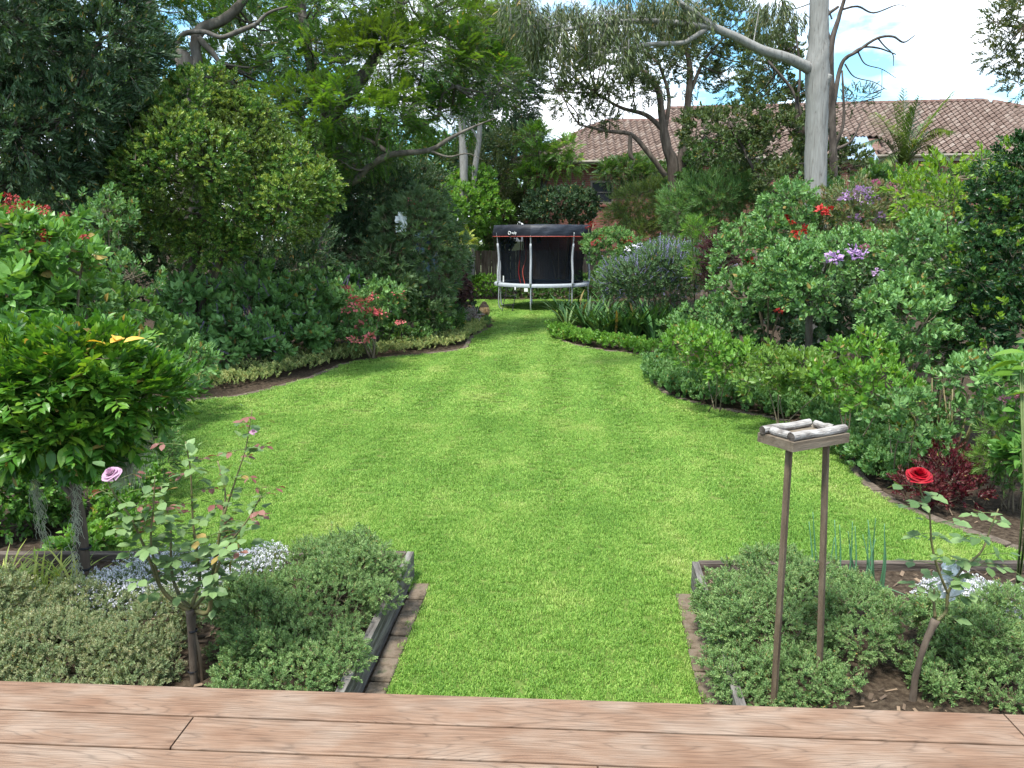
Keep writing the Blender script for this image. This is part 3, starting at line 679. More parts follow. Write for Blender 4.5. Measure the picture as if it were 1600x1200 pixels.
# wood chips and dead leaves on the soil
chip = lambda a, b_: (lambda g: g.get())(Geo().add([(0, 0, 0), (a, b_ * .3, .002), (a * .9, b_, .004), (0, b_ * .8, 0)], [(0, 1, 2), (0, 2, 3)]))
M['litter'] = L_('dead_leaf_litter', [(.05, .035, .025), (.13, .09, .06), (.25, .18, .12), (.3, .26, .2)], .1, .8)
Pc = []
for _ in range(5200):
    y = random.uniform(3.0, 5) if _ < 3200 else random.uniform(5, 14); x = random.uniform(-4.5, 5.2) if _ < 3200 else random.choice([-1, 1]) * random.uniform(2, 9)
    Pc.append((x, y))
Pc = np.array(Pc); inb = pip(Pc, pL) | pip(Pc, pR); onl = pip(Pc, LAWN)
keep = inb | ((Pc[:, 1] > 5) & (~onl | (rng.random(len(Pc)) < .02))); z = np.where(inb, .134, np.where(onl, .022, -.006)); Pc = np.concatenate([Pc, z[:, None]], 1)[keep]
o = scatter('leaf_litter', None, [chip(.03, .012), chip(.045, .02), chip(.02, .016), chip(.06, .007)], Pc, np.stack([rng.uniform(-.4, .4, len(Pc)), rng.uniform(-.4, .2, len(Pc)), rng.random(len(Pc)) * 6.28], 1), rng.uniform(.6, 1.6, len(Pc)), [M['litter']])
tag(o, 'dead leaves and wood chips scattered over the bed soil', 'litter')
# ------------------------------------------------------------------ fences round the garden
M['paling'] = roughmat('paling', [(.07, .05, .04), (.15, .115, .09), (.22, .18, .15)], 10, (1, 1, .2), bump=.5)
pal = mesh_np('paling', *Geo().box((0, 0, .9), (.1, .016, 1.8)).get()[:2], [M['paling']])
def fence(p0, p1, lab, parts=True):
    p0, p1 = np.array([*p0, 0.]), np.array([*p1, 0.]); L = np.linalg.norm(p1 - p0); a = math.atan2(p1[1] - p0[1], p1[0] - p0[0])
    r_ = empty('paling_fence', p0, lab, 'fence', rz=a)
    k = int(L / .108)
    if k <= 300 and parts:
        for i in range(k): link('paling', pal, r_, (i * .108 + .05, 0, random.uniform(-.02, .02)), (0, random.uniform(-.008, .008), 0))
    else:
        g = Geo()
        for i in range(k): g.box((i * .108 + .05, 0, .9 + random.uniform(-.02, .02)), (.1, .016, 1.8), 0, ry=random.uniform(-.008, .008))
        g.obj('palings', M['paling'], r_)['kind'] = 'stuff'
    g = Geo()
    for z in (.35, 1.4): g.box((L / 2, .035, z), (L, .04, .07))
    g.obj('rails', M['paling'], r_)
    for i in range(int(L / 2.4) + 1): Geo().box((0, 0, .88), (.09, .09, 1.76)).obj('post', M['paling'], r_, loc=(min(L, i * 2.4), .08, 0))
fence((-15.5, 31.4), (16.5, 31.4), 'brown paling fence across the far end behind the trampoline')
fence((-15.5, 3), (-15.5, 31.2), 'dark paling fence along the left side behind the shrubs', False)
fence((16.5, 3), (16.5, 31.2), 'brown paling fence along the right side behind the hedge', False)
# ------------------------------------------------------------------ the neighbour's house
m, t, n, l = newmat('red_brickwork')
c = n('ShaderNodeTexCoord'); b = n('ShaderNodeTexBrick'); mpp = n('ShaderNodeMapping'); mpp.inputs['Rotation'].default_value = (R(90), 0, 0); l(c.outputs['Object'], mpp.inputs[0]); l(mpp.outputs[0], b.inputs['Vector'])
b.inputs['Color1'].default_value = (.22, .075, .05, 1); b.inputs['Color2'].default_value = (.16, .055, .038, 1); b.inputs['Mortar'].default_value = (.19, .14, .12, 1)
b.inputs['Scale'].default_value = 1; b.inputs['Brick Width'].default_value = .24; b.inputs['Row Height'].default_value = .086; b.inputs['Mortar Size'].default_value = .008
p = n('ShaderNodeBsdfPrincipled'); l(b.outputs[0], p.inputs['Base Color']); p.inputs['Roughness'].default_value = .9
o = n('ShaderNodeOutputMaterial'); l(p.outputs[0], o.inputs[0]); M['brickwork'] = m
m, t, n, l = newmat('roof_tile')
oi = n('ShaderNodeObjectInfo'); at_ = n('ShaderNodeAttribute'); at_.attribute_name = 'rnd'; g_ = n('ShaderNodeNewGeometry'); z = n('ShaderNodeTexNoise'); z.inputs['Scale'].default_value = 3; z.inputs['Detail'].default_value = 8; l(g_.outputs['Position'], z.inputs['Vector'])
z0 = n('ShaderNodeTexNoise'); z0.inputs['Scale'].default_value = .35; z0.inputs['Detail'].default_value = 2; l(g_.outputs['Position'], z0.inputs['Vector'])
s_ = n('ShaderNodeMath'); s_.operation = 'MULTIPLY_ADD'; l(at_.outputs['Fac'], s_.inputs[0]); s_.inputs[1].default_value = .22; l(z.outputs[0], s_.inputs[2])
s4 = n('ShaderNodeMath'); s4.operation = 'MULTIPLY_ADD'; l(oi.outputs['Random'], s4.inputs[0]); s4.inputs[1].default_value = .22; l(s_.outputs[0], s4.inputs[2])
rp = n('ShaderNodeValToRGB'); ramp(rp, [(.35, (.055, .033, .026)), (.55, (.11, .07, .053)), (.75, (.16, .108, .086)), (.95, (.24, .19, .16))]); l(s4.outputs[0], rp.inputs[0])
p = n('ShaderNodeBsdfPrincipled'); l(rp.outputs[0], p.inputs['Base Color']); p.inputs['Roughness'].default_value = .75; o = n('ShaderNodeOutputMaterial'); l(p.outputs[0], o.inputs[0]); M['tile'] = m
M['corrugated'] = plain('corrugated_sheet', (.2, .27, .36), .4, 0, .5, .1)
M['gutter'] = plain('gutter_paint', (.22, .19, .15), .5)
M['frame_paint'] = plain('window_frame_paint', (.24, .2, .17), .5)
M['pane'] = plain('dark_pane', (.02, .025, .035), .12, 0, .7)
M['ridge'] = roughmat('ridge_cap', [(.10, .055, .045), (.2, .12, .10)], 5, bump=.2)
TW, TG = .30, .33                           # cover of one tile
def tile_mesh(low=False):
    xs_ = np.linspace(0, TW * 1.02, 7 if not low else 5); L = TG * 1.1
    h = .055 * np.cos((xs_ / TW) * 2 * math.pi) * np.where(xs_ < TW, 1, 1) + .055
    V = []; T = []
    k = len(xs_)
    for y, dz in ((0, .06), (L, .0)): V += [(x, y, z_ + dz) for x, z_ in zip(xs_, h)]
    V += [(x, 0, z_ + .005) for x, z_ in zip(xs_, h)]
    for i in range(k - 1):
        T += [(i, i + 1, k + i + 1), (i, k + i + 1, k + i), (2 * k + i, 2 * k + i + 1, i + 1), (2 * k + i, i + 1, i)]
    return np.array(V), np.array(T)
def proj(P):
    x, y, z = P[..., 0], P[..., 1], P[..., 2] - H; cz = y * CT - z * ST; cy = y * ST + z * CT
    return 800 + F * x / cz, 600 - F * cy / cz
house = empty('brick_house', (10, 38, 0), 'red brick house with a tiled hip roof behind the back fence', 'house')
HO = np.array([10., 38, 0])
ze, zr = 5.9, 8.9
EL, ER = pt(985, 256, 37.5), pt(1690, 246, 34.5); EL[2] = ER[2] = ze
RL, RR = pt(1045, 185, 42.5), pt(1565, 163, 38.3); RL[2] = RR[2] = zr
ER = EL + (ER - EL) * 1.33; ex_ = (ER - EL) / np.linalg.norm(ER - EL); RR = RL + ex_ * ((pt(1565, 163, 38.3) - RL) @ ex_); EBL_ = 0
tv, tt = tile_mesh()
tile_me = mesh_np('roof_tile', tv, tt, [M['tile']], rnd=np.full(len(tt), .5))
def tile_plane(e0, e1, r0, r1, root, off, parts=0, want=None, skip=None):
    """tiles on the quadrilateral eave e0-e1, ridge r0-r1"""
    ex = (e1 - e0) / np.linalg.norm(e1 - e0); nn = np.cross(ex, r0 - e0); nn /= np.linalg.norm(nn)
    if nn[2] < 0: nn = -nn
    ey = np.cross(nn, ex); ey = ey if ey[2] > 0 else -ey
    q = lambda p: np.array([(p - e0) @ ex, (p - e0) @ ey])
    A, B_, C_, D_ = q(e0), q(e1), q(r1), q(r0); rows = int(max(C_[1], D_[1]) / TG) + 1; lst = []
    for r in range(rows):
        y = r * TG; f = min(1, (y + TG * .5) / C_[1])
        xl = A[0] + (D_[0] - A[0]) * f; xr = B_[0] + (C_[0] - B_[0]) * f
        if y > C_[1] - .1: continue
        for x in np.arange(math.ceil(xl / TW) * TW - TW * .5, xr - TW * .3, TW):
            p = e0 + ex * x + ey * y
            if skip is not None and skip(p): continue
            lst.append(p)
    lst = np.array(lst); Mx = np.stack([ex, ey, nn], 1); eul = Matrix(Mx.tolist()).to_euler()
    sel = np.zeros(len(lst), bool)
    if parts:
        X, Y = proj(lst); dd = np.hypot(X - want[0], (Y - want[1]) * 1.3); sel[np.argsort(dd)[:parts]] = True
    for p in lst[sel]: link('roof_tile', tile_me, root, p - off, eul)
    g = Geo()
    for p in lst[~sel]: g.add(tv @ Mx.T + p - off, tt, 0, random.random())
    if (~sel).any(): g.obj('roof_tiles', M['tile'], root, True)['kind'] = 'stuff'
    return ex, ey, nn
# roof deck under the tiles, walls
g = Geo(); bk_off = np.array([0, 9.5, 0])
EBL, EBR = EL + bk_off, ER + bk_off
dn = np.array([0, 0, -.05])
g.quad(EL + dn, ER + dn, RR + dn, RL + dn); g.quad(EBR + dn, EBL + dn, RL + dn, RR + dn); g.add([EL + dn, RL + dn, EBL + dn], [(0, 1, 2)]); g.add([ER + dn, EBR + dn, RR + dn], [(0, 1, 2)])
g.obj('roof', M['ridge'], house, off=HO)
inn = lambda a, b_, f: a + (b_ - a) * f
cen = (EL + ER + EBL + EBR) / 4
wl = [inn(p, cen, .045) for p in (EL, ER, EBR, EBL)]
g = Geo()
for a, b_ in ((0, 1), (1, 2), (2, 3), (3, 0)):
    A, B_ = wl[a].copy(), wl[b_].copy(); A2, B2 = A.copy(), B_.copy(); A2[2] = B2[2] = -.02; A[2] = B_[2] = ze - .02; g.quad(A2, B2, B_, A)
g.obj('wall', M['brickwork'], house, off=HO)
csk = []
for (x0, x1, y0, y1) in ((1010, 1062, 226, 264), (1325, 1372, 216, 251)): csk.append((x0, x1, y0, y1))
def insheet(p):
    X, Y = proj(p); return any(x0 < X + 3 < x1 and y0 < Y < y1 + 14 for x0, x1, y0, y1 in csk)
ex, ey, nn = tile_plane(EL, ER, RL, RR, house, HO, 300, (1480, 210), insheet)
def on_roof(px, py):
    r = ray(px, py); o_ = np.array([0, 0, H]); t_ = ((EL - o_) @ nn) / (r @ nn); return o_ + r * t_
for x0, x1, y0, y1 in csk:
    a = on_roof(x0, y1); b_ = on_roof(x1, y1); c_ = on_roof(x0 + (4 if x0 < 1200 else -10), y0); w_ = np.linalg.norm(b_ - a); h_ = (c_ - a) @ ey
    k = int(w_ / .0375); g = Geo(); xs_ = np.linspace(0, w_, k + 1); V = []; T = []
    for y in (-.1, h_): V += [a + ex * x + ey * y + nn * (.06 + .018 * math.sin(x / .15 * 6.283)) for x in xs_]
    for i in range(k): T += [(i, i + 1, k + 2 + i), (i, k + 2 + i, k + 1 + i)]
    g.add(V, T).obj('corrugated_sheet', M['corrugated'], house, True, off=HO)
g = Geo()
def caps(g, a, b_, off):
    L = np.linalg.norm(b_ - a); d = (b_ - a) / L; k = int(L / .4)
    for i in range(k):
        p, q = a + d * i * .4, a + d * (i * .4 + .44); g.tube([p, q], [.13, .11], 8)
for a, b_ in ((RL, RR), (ER, RR), (EL, RL)): caps(g, a + np.array([0, 0, .05]), b_ + np.array([0, 0, .05]), 0)
g.obj('ridge_caps', M['ridge'], house, off=HO)['kind'] = 'stuff'
g = Geo(); g.tube([EL + np.array([0, -.06, -.03]), ER + np.array([0, -.06, -.03])], .075, 8); g.obj('gutter', M['gutter'], house, off=HO)
a_ = EL + np.array([0, .02, -.16]); b_ = ER + np.array([0, .02, -.16]); g = Geo(); g.quad(a_ + dn * 2, b_ + dn * 2, b_ + np.array([0, 0, .14]), a_ + np.array([0, 0, .14])); g.obj('fascia', M['gutter'], house, off=HO)
# wing with its own hip roof
wing = empty('brick_house', (4, 36, 0), 'red brick wing with a dark window and hip roof directly behind the trampoline', 'house'); WO = np.array([4., 36, 0])
we, wz = 5.45, 7.75
A0, A1 = pt(800, 262, 34), pt(1075, 264, 33.6); A0[2] = A1[2] = we
P0 = pt(945, 204, 38.6); P0[2] = wz; ex_ = (A1 - A0) / np.linalg.norm(A1 - A0); P1 = P0 + ex_ * 4.9
B0 = A0 + np.array([.5, 8, 0]); B1 = A1 + np.array([1.5, 8, 0])
tile_plane(A0, A1, P0, P1, wing, WO)
g = Geo(); g.quad(A0 + dn, A1 + dn, P1 + dn, P0 + dn); g.add([A0 + dn, P0 + dn, B0 + dn], [(0, 1, 2)]); g.quad(B1 + dn, B0 + dn, P0 + dn, P1 + dn); g.add([A1 + dn, B1 + dn, P1 + dn], [(0, 1, 2)])
g.obj('roof', M['ridge'], wing, off=WO)
g = Geo(); caps(g, A0, P0, 0); caps(g, P0, P1, 0); g.obj('ridge_caps', M['ridge'], wing, off=WO)['kind'] = 'stuff'
g = Geo(); g.tube([A0 + np.array([0, -.06, 0]), A1 + np.array([0, -.06, 0])], .075, 8); g.obj('gutter', M['gutter'], wing, off=WO)
W0, W1 = A0 + np.array([.5, .5, 0]), A1 + np.array([-.3, .5, 0])
wa = math.atan2(W1[1] - W0[1], W1[0] - W0[0]); wlen = np.hypot(*(W1 - W0)[:2])
k0 = pt(922, 283, W0[1] + .1); k1 = pt(957, 319, W0[1] + .1)       # window opening
wx0, wx1 = k0[0] - W0[0], k1[0] - W0[0]; wz0, wz1 = k1[2], k0[2]
g = Geo()
def wq(x0, x1, z0, z1, y=0): g.quad((x0, y, z0), (x1, y, z0), (x1, y, z1), (x0, y, z1))
wq(0, wx0, -.02, we); wq(wx1, wlen, -.02, we); wq(wx0, wx1, -.02, wz0); wq(wx0, wx1, wz1, we)
for a, b_ in (((wx0, wz0), (wx0, wz1)), ((wx1, wz1), (wx1, wz0)), ((wx0, wz1), (wx1, wz1)), ((wx1, wz0), (wx0, wz0))): g.quad((a[0], 0, a[1]), (b_[0], 0, b_[1]), (b_[0], .1, b_[1]), (a[0], .1, a[1]))
g.quad((0, 7, -.02), (0, 0, -.02), (0, 0, we), (0, 7, we)); g.quad((wlen, 0, -.02), (wlen, 7, -.02), (wlen, 7, we), (wlen, 0, we))
g.obj('wall', M['brickwork'], wing, loc=W0 * [1, 1, 0] - WO, rot=(0, 0, wa))
g = Geo(); cx, cz_ = (wx0 + wx1) / 2, (wz0 + wz1) / 2; ww, hh = wx1 - wx0, wz1 - wz0
for c_, d_ in (((cx, 0, wz1 - .04), (ww, .07, .08)), ((cx, 0, wz0 + .04), (ww, .07, .08)), ((wx0 + .04, 0, cz_), (.08, .07, hh - .16)), ((wx1 - .04, 0, cz_), (.08, .07, hh - .16)), ((cx, .01, cz_), (ww - .16, .05, .035))): g.box((c_[0], .05, c_[2]), d_)
wf = g.obj('window', M['frame_paint'], wing, loc=W0 * [1, 1, 0] - WO, rot=(0, 0, wa))
Geo().quad((wx0 + .08, .07, wz0 + .08), (wx1 - .08, .07, wz0 + .08), (wx1 - .08, .07, wz1 - .08), (wx0 + .08, .07, wz1 - .08)).obj('pane', M['pane'], wf)
Geo().box((cx, -.03, wz0 - .06), (ww + .16, .1, .1)).obj('sill', M['brickwork'], wf)
# ================================================================== trampoline
M['galv'] = plain('galvanised_tube', (.42, .44, .46), .35, .5)
M['foam'] = plain('grey_foam', (.36, .38, .41), .7)
M['pad'] = plain('grey_pad', (.30, .33, .36), .6)
M['canopy'] = roughmat('navy_canopy', [(.006, .007, .012), (.014, .017, .027)], 3, (1, 1, 4), bump=.6, rough=.6)
M['canopy_light'] = roughmat('slate_canopy', [(.012, .015, .024), (.03, .038, .055)], 3, (1, 1, 5), bump=.8, rough=.5)
M['mat_black'] = plain('jump_mat', (.012, .012, .015), .8)
M['red_trim'] = plain('red_trim', (.35, .06, .04), .6)
M['white_print'] = plain('white_print', (.75, .75, .75), .6)
m, t, n, l = newmat('safety_net'); p = n('ShaderNodeBsdfDiffuse'); p.inputs[0].default_value = (.008, .012, .018, 1); tb = n('ShaderNodeBsdfTransparent'); x = n('ShaderNodeMixShader'); x.inputs[0].default_value = .36
l(p.outputs[0], x.inputs[1]); l(tb.outputs[0], x.inputs[2]); o = n('ShaderNodeOutputMaterial'); l(x.outputs[0], o.inputs[0]); M['net'] = m
TC = np.array([(846 - 800) / F * 26.1, 26.1, 0]); TR = 1.52; zm = .84
tr = empty('trampoline', TC, 'round trampoline with black safety net and dark canopy at the far end of the lawn', 'trampoline')
phis = [R(-15 + 51.43 * i) for i in range(7)]
pv = lambda r, ph, z: np.array([r * math.sin(ph), -r * math.cos(ph), z])
g = Geo(); g.lathe([(TR - .03, zm - .07), (TR + .03, zm - .07), (TR + .03, zm - .02), (TR - .03, zm - .02), (TR - .03, zm - .07)], sides=42); g.obj('frame_ring', M['galv'], tr, True)
g = Geo(); g.lathe([(TR + .06, zm - .09), (TR + .075, zm - .02), (TR + .03, zm + .02), (TR - .22, zm + .015)], sides=56); g.obj('spring_pad', M['pad'], tr, True)
g = Geo(); g.lathe([(.001, zm - .03), (TR - .2, zm - .01)], sides=48); g.obj('jumping_mat', M['mat_black'], tr)
ct = 2.36; ch = 2.72; CRd = 1.62
for ph in phis:
    Geo().tube(smooth_path([pv(TR + .02, ph, zm - .05), pv(TR + .04, ph, .35), pv(TR + .03, ph, .12), pv(TR - .02, ph, .02), pv(TR - .1, ph, .0)], 5), .022, 8).obj('leg', M['galv'], tr, True)
    p = Geo().tube(smooth_path([pv(TR + .06, ph, zm - .06), pv(TR + .05, ph, zm + .35), pv(TR + .02, ph, zm + .8), pv(CRd - .02, ph, ct - .1), pv(CRd - .0, ph, ct + .1)], 5), .021, 8).obj('pole', M['galv'], tr, True)
    Geo().tube(smooth_path([pv(TR + .06, ph, zm - .02), pv(TR + .06, ph, zm + .35), pv(TR + .025, ph, zm + .8), pv(TR + .07, ph, zm + 1.28)], 5), [.036] * 15 + [.03], 8).obj('foam_sleeve', M['foam'], p, True)
g = Geo(); V = []; T = []; k = 84
for i in range(k):
    ph = 2 * math.pi * i / k
    for z, f in ((zm, TR - .14), (zm + .5, TR - .17), (1.6, TR - .13), (ct + .05, TR + .02)): V.append(pv(f, ph, z))
for i in range(k):
    for j in range(3):
        a, b_ = i * 4 + j, ((i + 1) % k) * 4 + j; T += [(a, b_, b_ + 1), (a, b_ + 1, a + 1)]
g.add(V, T).obj('safety_net', M['net'], tr, True)
def canopy_ring(i0, i1, name, mat, sag):
    g = Geo(); V = []; T = []; a0, a1 = i0, i1; k = 40
    for i in range(k + 1):
        ph = a0 + (a1 - a0) * i / k; wv = .014 * math.sin(ph * 17) + .008 * math.sin(ph * 31)
        for z, f in ((ct - .012, CRd + wv), (ct + .1, CRd + .02 + wv * 1.3), (ct + .22, CRd - .01 - wv), (ch - .02 + sag * math.sin(ph * 7), CRd - .03 + wv), (ch + .0, CRd * .62), (ch + .02, .01)): V.append(pv(f, ph, z))
    for i in range(k):
        for j in range(5):
            a, b_ = i * 6 + j, (i + 1) * 6 + j; T += [(a, b_, b_ + 1), (a, b_ + 1, a + 1)]
    return g.add(V, T).obj(name, mat, tr, True)
canopy_ring(R(-200), phis[0], 'canopy', M['canopy'], .008)
canopy_ring(phis[0], R(160), 'canopy', M['canopy_light'], .012)
g = Geo(); g.tube([pv(CRd + .012, 2 * math.pi * i / 60, ct - .02) for i in range(61)], .012, 5, cap=False); g.obj('red_trim', M['red_trim'], tr)
g = Geo(); ring = [pv(CRd + .05, R(-40) + .028 * math.cos(a), ct + .09 + .047 * math.sin(a)) for a in np.linspace(0, 6.283, 20)]
g.tube(ring, .010, 5, cap=False); g.obj('logo', M['white_print'], tr)
tx = bpy.data.curves.new('lettering', 'FONT'); tx.body = 'vuly'; tx.size = .12; tx.extrude = .003; tx.materials.append(M['white_print'])
dg = bpy.data.objects.new('lettering', tx); col.objects.link(dg); dg.parent = tr; q = pv(CRd + .055, R(-37), ct + .055); dg.location = q; dg.rotation_euler = (R(90), 0, R(-36)); bpy.context.view_layer.update(); lme = bpy.data.meshes.new_from_object(dg); mw = dg.matrix_basis.copy(); bpy.data.objects.remove(dg); dg = bpy.data.objects.new('lettering', lme); col.objects.link(dg); dg.parent = tr; dg.matrix_basis = mw
for s_ in (-1, 1):
    g = Geo(); a = pv(TR - .14, R(-28 + 3 * s_), 0); g.tube(smooth_path([a + [0, 0, ct], a + [.03 * s_, .02, 1.7], a + [-.07, .05, 1.25], a + [0, 0, zm]], 6), .012, 5); g.obj('net_zip', M['red_trim'] if s_ > 0 else M['crimson_petal'], tr)
g = Geo()
for s_ in (-.16, .16): g.tube([pv(TR + .1, R(-38), zm - .1) + [s_, 0, 0], pv(TR + .34, R(-38), .0) + [s_, 0, 0]], .014, 6)
for z in (.2, .48): f = 1 - z / (zm - .1); c_ = pv(TR + .1 + .24 * f, R(-38), z); g.box(c_, (.34, .06, .02))
g.obj('ladder', M['mat_black'], tr)
Geo().box(pv(TR + .09, R(-20), zm - .16), (.12, .006, .11), rz=R(-20)).obj('warning_label', M['white_print'], tr)
Geo().box(pv(TR + .12, R(-33), zm - .12), (.045, .02, .09)).obj('white_clip', M['white_print'], tr)
Geo().box(pv(TR - .02, R(-58), zm + .15), (.035, .02, .2)).obj('white_clip', M['white_print'], tr)
# soccer-ball like thing is not identifiable and stays out; garden shed and hanging cloth behind the oleander
M['teal'] = plain('dark_teal_metal', (.012, .035, .05), .5)
sh = empty('garden_shed', pt(682, 470, 27) * [1, 1, 0], 'dark teal metal garden shed half hidden behind the oleander', 'shed')
g = Geo(); g.box((0, 0, 1.15), (1.5, 1.2, 2.3))
for i in range(12): g.box((-.7 + i * .127, -.61, 1.15), (.03, .02, 2.25))
g.obj('wall', M['teal'], sh)
Geo().add([(-.85, -.7, 2.3), (.85, -.7, 2.3), (.85, .7, 2.3), (-.85, .7, 2.3), (-.85, 0, 2.55), (.85, 0, 2.55)], [(0, 1, 5), (0, 5, 4), (3, 4, 5), (3, 5, 2), (0, 4, 3), (1, 2, 5)]).obj('roof', M['teal'], sh)
# carved head on the tip of the left border
M['carved'] = roughmat('carved_wood', [(.16, .09, .04), (.38, .25, .12), (.46, .33, .18)], 9, (1, 1, .4), bump=.5)
M['carved_dark'] = roughmat('dark_carved_hair', [(.04, .028, .02), (.10, .07, .05)], 20, bump=1)
hb = gp(757, 503); hd = empty('carved_head_statue', hb, 'carved wooden Buddha head with dark hair at the tip of the left border', 'statue', rz=R(28))
def headgeo():
    V = []; T = []; nu, nv = 28, 22
    for j in range(nv + 1):
        v = math.pi * j / nv; z = math.cos(v)
        for i in range(nu):
            u = 2 * math.pi * i / nu; x, y = math.sin(v) * math.sin(u), -math.sin(v) * math.cos(u)
            w_ = .145 * (1 - .22 * max(0, -z) ** 1.5); p = np.array([x * w_, y * .165 * (1 - .1 * max(0, -z)), z * .205])
            if y < -.3:
                f = math.exp(-(x / .16) ** 2)
                p[1] -= .038 * f * math.exp(-((z + .08) / .2) ** 2) * (1.3 if z < .02 else .8)          # nose
                p[1] -= .014 * math.exp(-(x / .25) ** 2) * (math.exp(-((z + .38) / .05) ** 2) + .9 * math.exp(-((z + .47) / .05) ** 2))   # lips
                p[1] -= .02 * math.exp(-(x / .3) ** 2) * math.exp(-((z + .78) / .15) ** 2)
                for s_ in (-1, 1):
                    e = math.exp(-((x - s_ * .38) / .2) ** 2); p[1] += .022 * e * math.exp(-((z - .14) / .09) ** 2); p[1] -= .014 * e * math.exp(-((z - .1) / .045) ** 2); p[1] -= .014 * e * math.exp(-((z - .28) / .06) ** 2)
            V.append(p + [0, 0, .30])
    for j in range(nv):
        for i in range(nu):
            a, b_ = j * nu + i, j * nu + (i + 1) % nu; T += [(a, a + nu, b_ + nu), (a, b_ + nu, b_)]
    return V, T
g = Geo(); g.add(*headgeo()); g.lathe([(.085, -.01), (.075, .06), (.07, .14)], (0, .01, 0), 14)
for s_ in (-1, 1): g.tube(smooth_path([(s_ * .143, .0, .36), (s_ * .158, .01, .33), (s_ * .15, .0, .26), (s_ * .142, 0, .2)], 4), [.012] * 4 + [.02] * 5 + [.016] * 4, 6)
g.obj('head', M['carved'], hd, True)
g = Geo(); V, T = headgeo(); V = [(np.array(v) - [0, 0, .3]) * 1.07 + [0, .012, .305] for v in V]; keep = [t_ for t_ in T if all((V[q][2] > .40 or (V[q][1] > .03 and V[q][2] > .2)) for q in t_)]
g.add(V, keep); g.lathe([(.075, .49), (.07, .53), (.045, .56), (.001, .575)], (0, .01, 0), 14)
for i in range(120):
    a = rng.normal(size=3); a /= np.linalg.norm(a)
    if a[2] > .45 or (a[1] > .2 and a[2] > -.3): p = a * [.157, .178, .222] + [0, .012, .305]; g.lathe([(.001, .012), (.012, .004), (.014, -.004)], p, 5)
g.obj('hair', M['carved_dark'], hd, True)
# ================================================================== bird feeder stand
M['stake'] = roughmat('weathered_stake', [(.065, .045, .028), (.14, .10, .068), (.22, .175, .125)], 13, (1, 1, .2), bump=.7, detail=9)
M['tray'] = roughmat('tray_board', [(.075, .052, .034), (.14, .11, .08), (.21, .175, .13)], 9, (.3, 2, 2), bump=.5, detail=9)
M['log'] = roughmat('grey_log', [(.10, .085, .075), (.27, .25, .235), (.42, .40, .38)], 9, (.35, 3, 3), bump=.9, detail=9)
M['log_end'] = roughmat('log_end', [(.025, .018, .015), (.12, .10, .085)], 30, bump=.5)
zt = 1.44
A, B_, C_ = gp(1240, 692, zt), gp(1328, 677, zt), gp(1196, 681, zt)
ux = (B_ - A) / np.linalg.norm(B_ - A); uy = np.cross([0, 0, 1], ux); Lx = np.linalg.norm(B_ - A); Ly = .205
lg1, lg2 = gp(1209, 1102, .13), gp(1281, 1078, .13)
fd = empty('bird_feeder', ((A + B_) / 2 + uy * .1) * [1, 1, 0] + [0, 0, .13], 'wooden bird feeder tray on two tall stakes standing in the right raised bed', 'bird feeder')
O = np.array(fd.location); fy = math.atan2(ux[1], ux[0]); mid = A + ux * Lx / 2 + uy * Ly / 2
Geo().box((0, 0, 0), (Lx, Ly, .042)).obj('tray', M['tray'], fd, loc=mid - O - [0, 0, .021], rot=(0, 0, fy))
def log(p, q, r0=.022):
    r0 *= .8
    g = Geo(); k = 9; P = [p + (q - p) * i / (k - 1) + [0, 0, 0.0015 * math.sin(i)] for i in range(k)]; g.tube(P, [r0 * random.uniform(.93, 1.07) for _ in P], 12, 0, False, .08)
    V, T, mi, r_ = g.get(); d = (q - p) / np.linalg.norm(q - p)
    o = Geo(); o.add(V, T, 0)
    for e, s_ in ((0, -1), (k - 1, 1)):
        rim = V[e * 12:(e + 1) * 12]; c_ = rim.mean(0); o.add(np.concatenate([rim, [c_ + d * .001 * s_]]), [((i + 1) % 12, i, 12) if s_ < 0 else (i, (i + 1) % 12, 12) for i in range(12)], 1)
    return o.obj('log', [M['log'], M['log_end']], fd, False, off=O)
zz = np.array([0, 0, .018])
log(A + uy * .025 + zz + ux * .012, A + uy * .025 + zz + ux * (Lx - .005), .023); log(A + uy * (Ly - .03) + zz - ux * .005, A + uy * (Ly - .03) + zz + ux * (Lx - .06), .022)
log(A + ux * .03 + uy * .05 + zz * .95, A + ux * .03 + uy * (Ly - .055) + zz * .95, .021); log(A + ux * (Lx - .05) + uy * .05 + zz * .95, A + ux * (Lx - .05) + uy * (Ly - .055) + zz * .95, .021)
for bpt, px_, py_ in ((lg1, 1233, 701), (lg2, 1291, 692)):
    top = gp(px_, py_, zt - .045); g = Geo(); P = np.linspace(bpt - [0, 0, .1], top, 12); g.tube(P, .0165, 4, 0, True, .06); g.obj('leg', M['stake'], fd, off=O)
# ================================================================== plants
def tparea(tp):
    a = 0
    for V, T, mi, r in tp:
        k = mi == 0
        a += .5 * np.linalg.norm(np.cross(V[T[k, 1]] - V[T[k, 0]], V[T[k, 2]] - V[T[k, 0]]), axis=1).sum()
    return a / len(tp)
def count(blobs, tp, cov, s, cap):
    A = 0
    for b in blobs:
        c, r = px_blob(b); p_ = 1.6; A += 4 * math.pi * (((r[0] * r[1]) ** p_ + (r[0] * r[2]) ** p_ + (r[1] * r[2]) ** p_) / 3) ** (1 / p_) * .6
    return int(min(cap, max(60, cov * A / (tparea(tp) * ((s[0] + s[1]) / 2) ** 2))))
def shrub(name, label, cat, blobs, tp, leafm, cov=1.6, cap=14000, s=(.75, 1.25), **k):
    return plant(name, label, cat, blobs, tp, count(blobs, tp, cov, s, cap), leafm, s=s, **k)
S = shoots
T_lilly = S(5, .058, .03, 13, .12, spread=1.0, jit=.6)
T_dark = S(4, .10, .034, 14, .26, spread=1.0, droop=.3)
T_darkbig = S(3, .13, .05, 14, .32, spread=1.0, droop=.35, sw=.006)
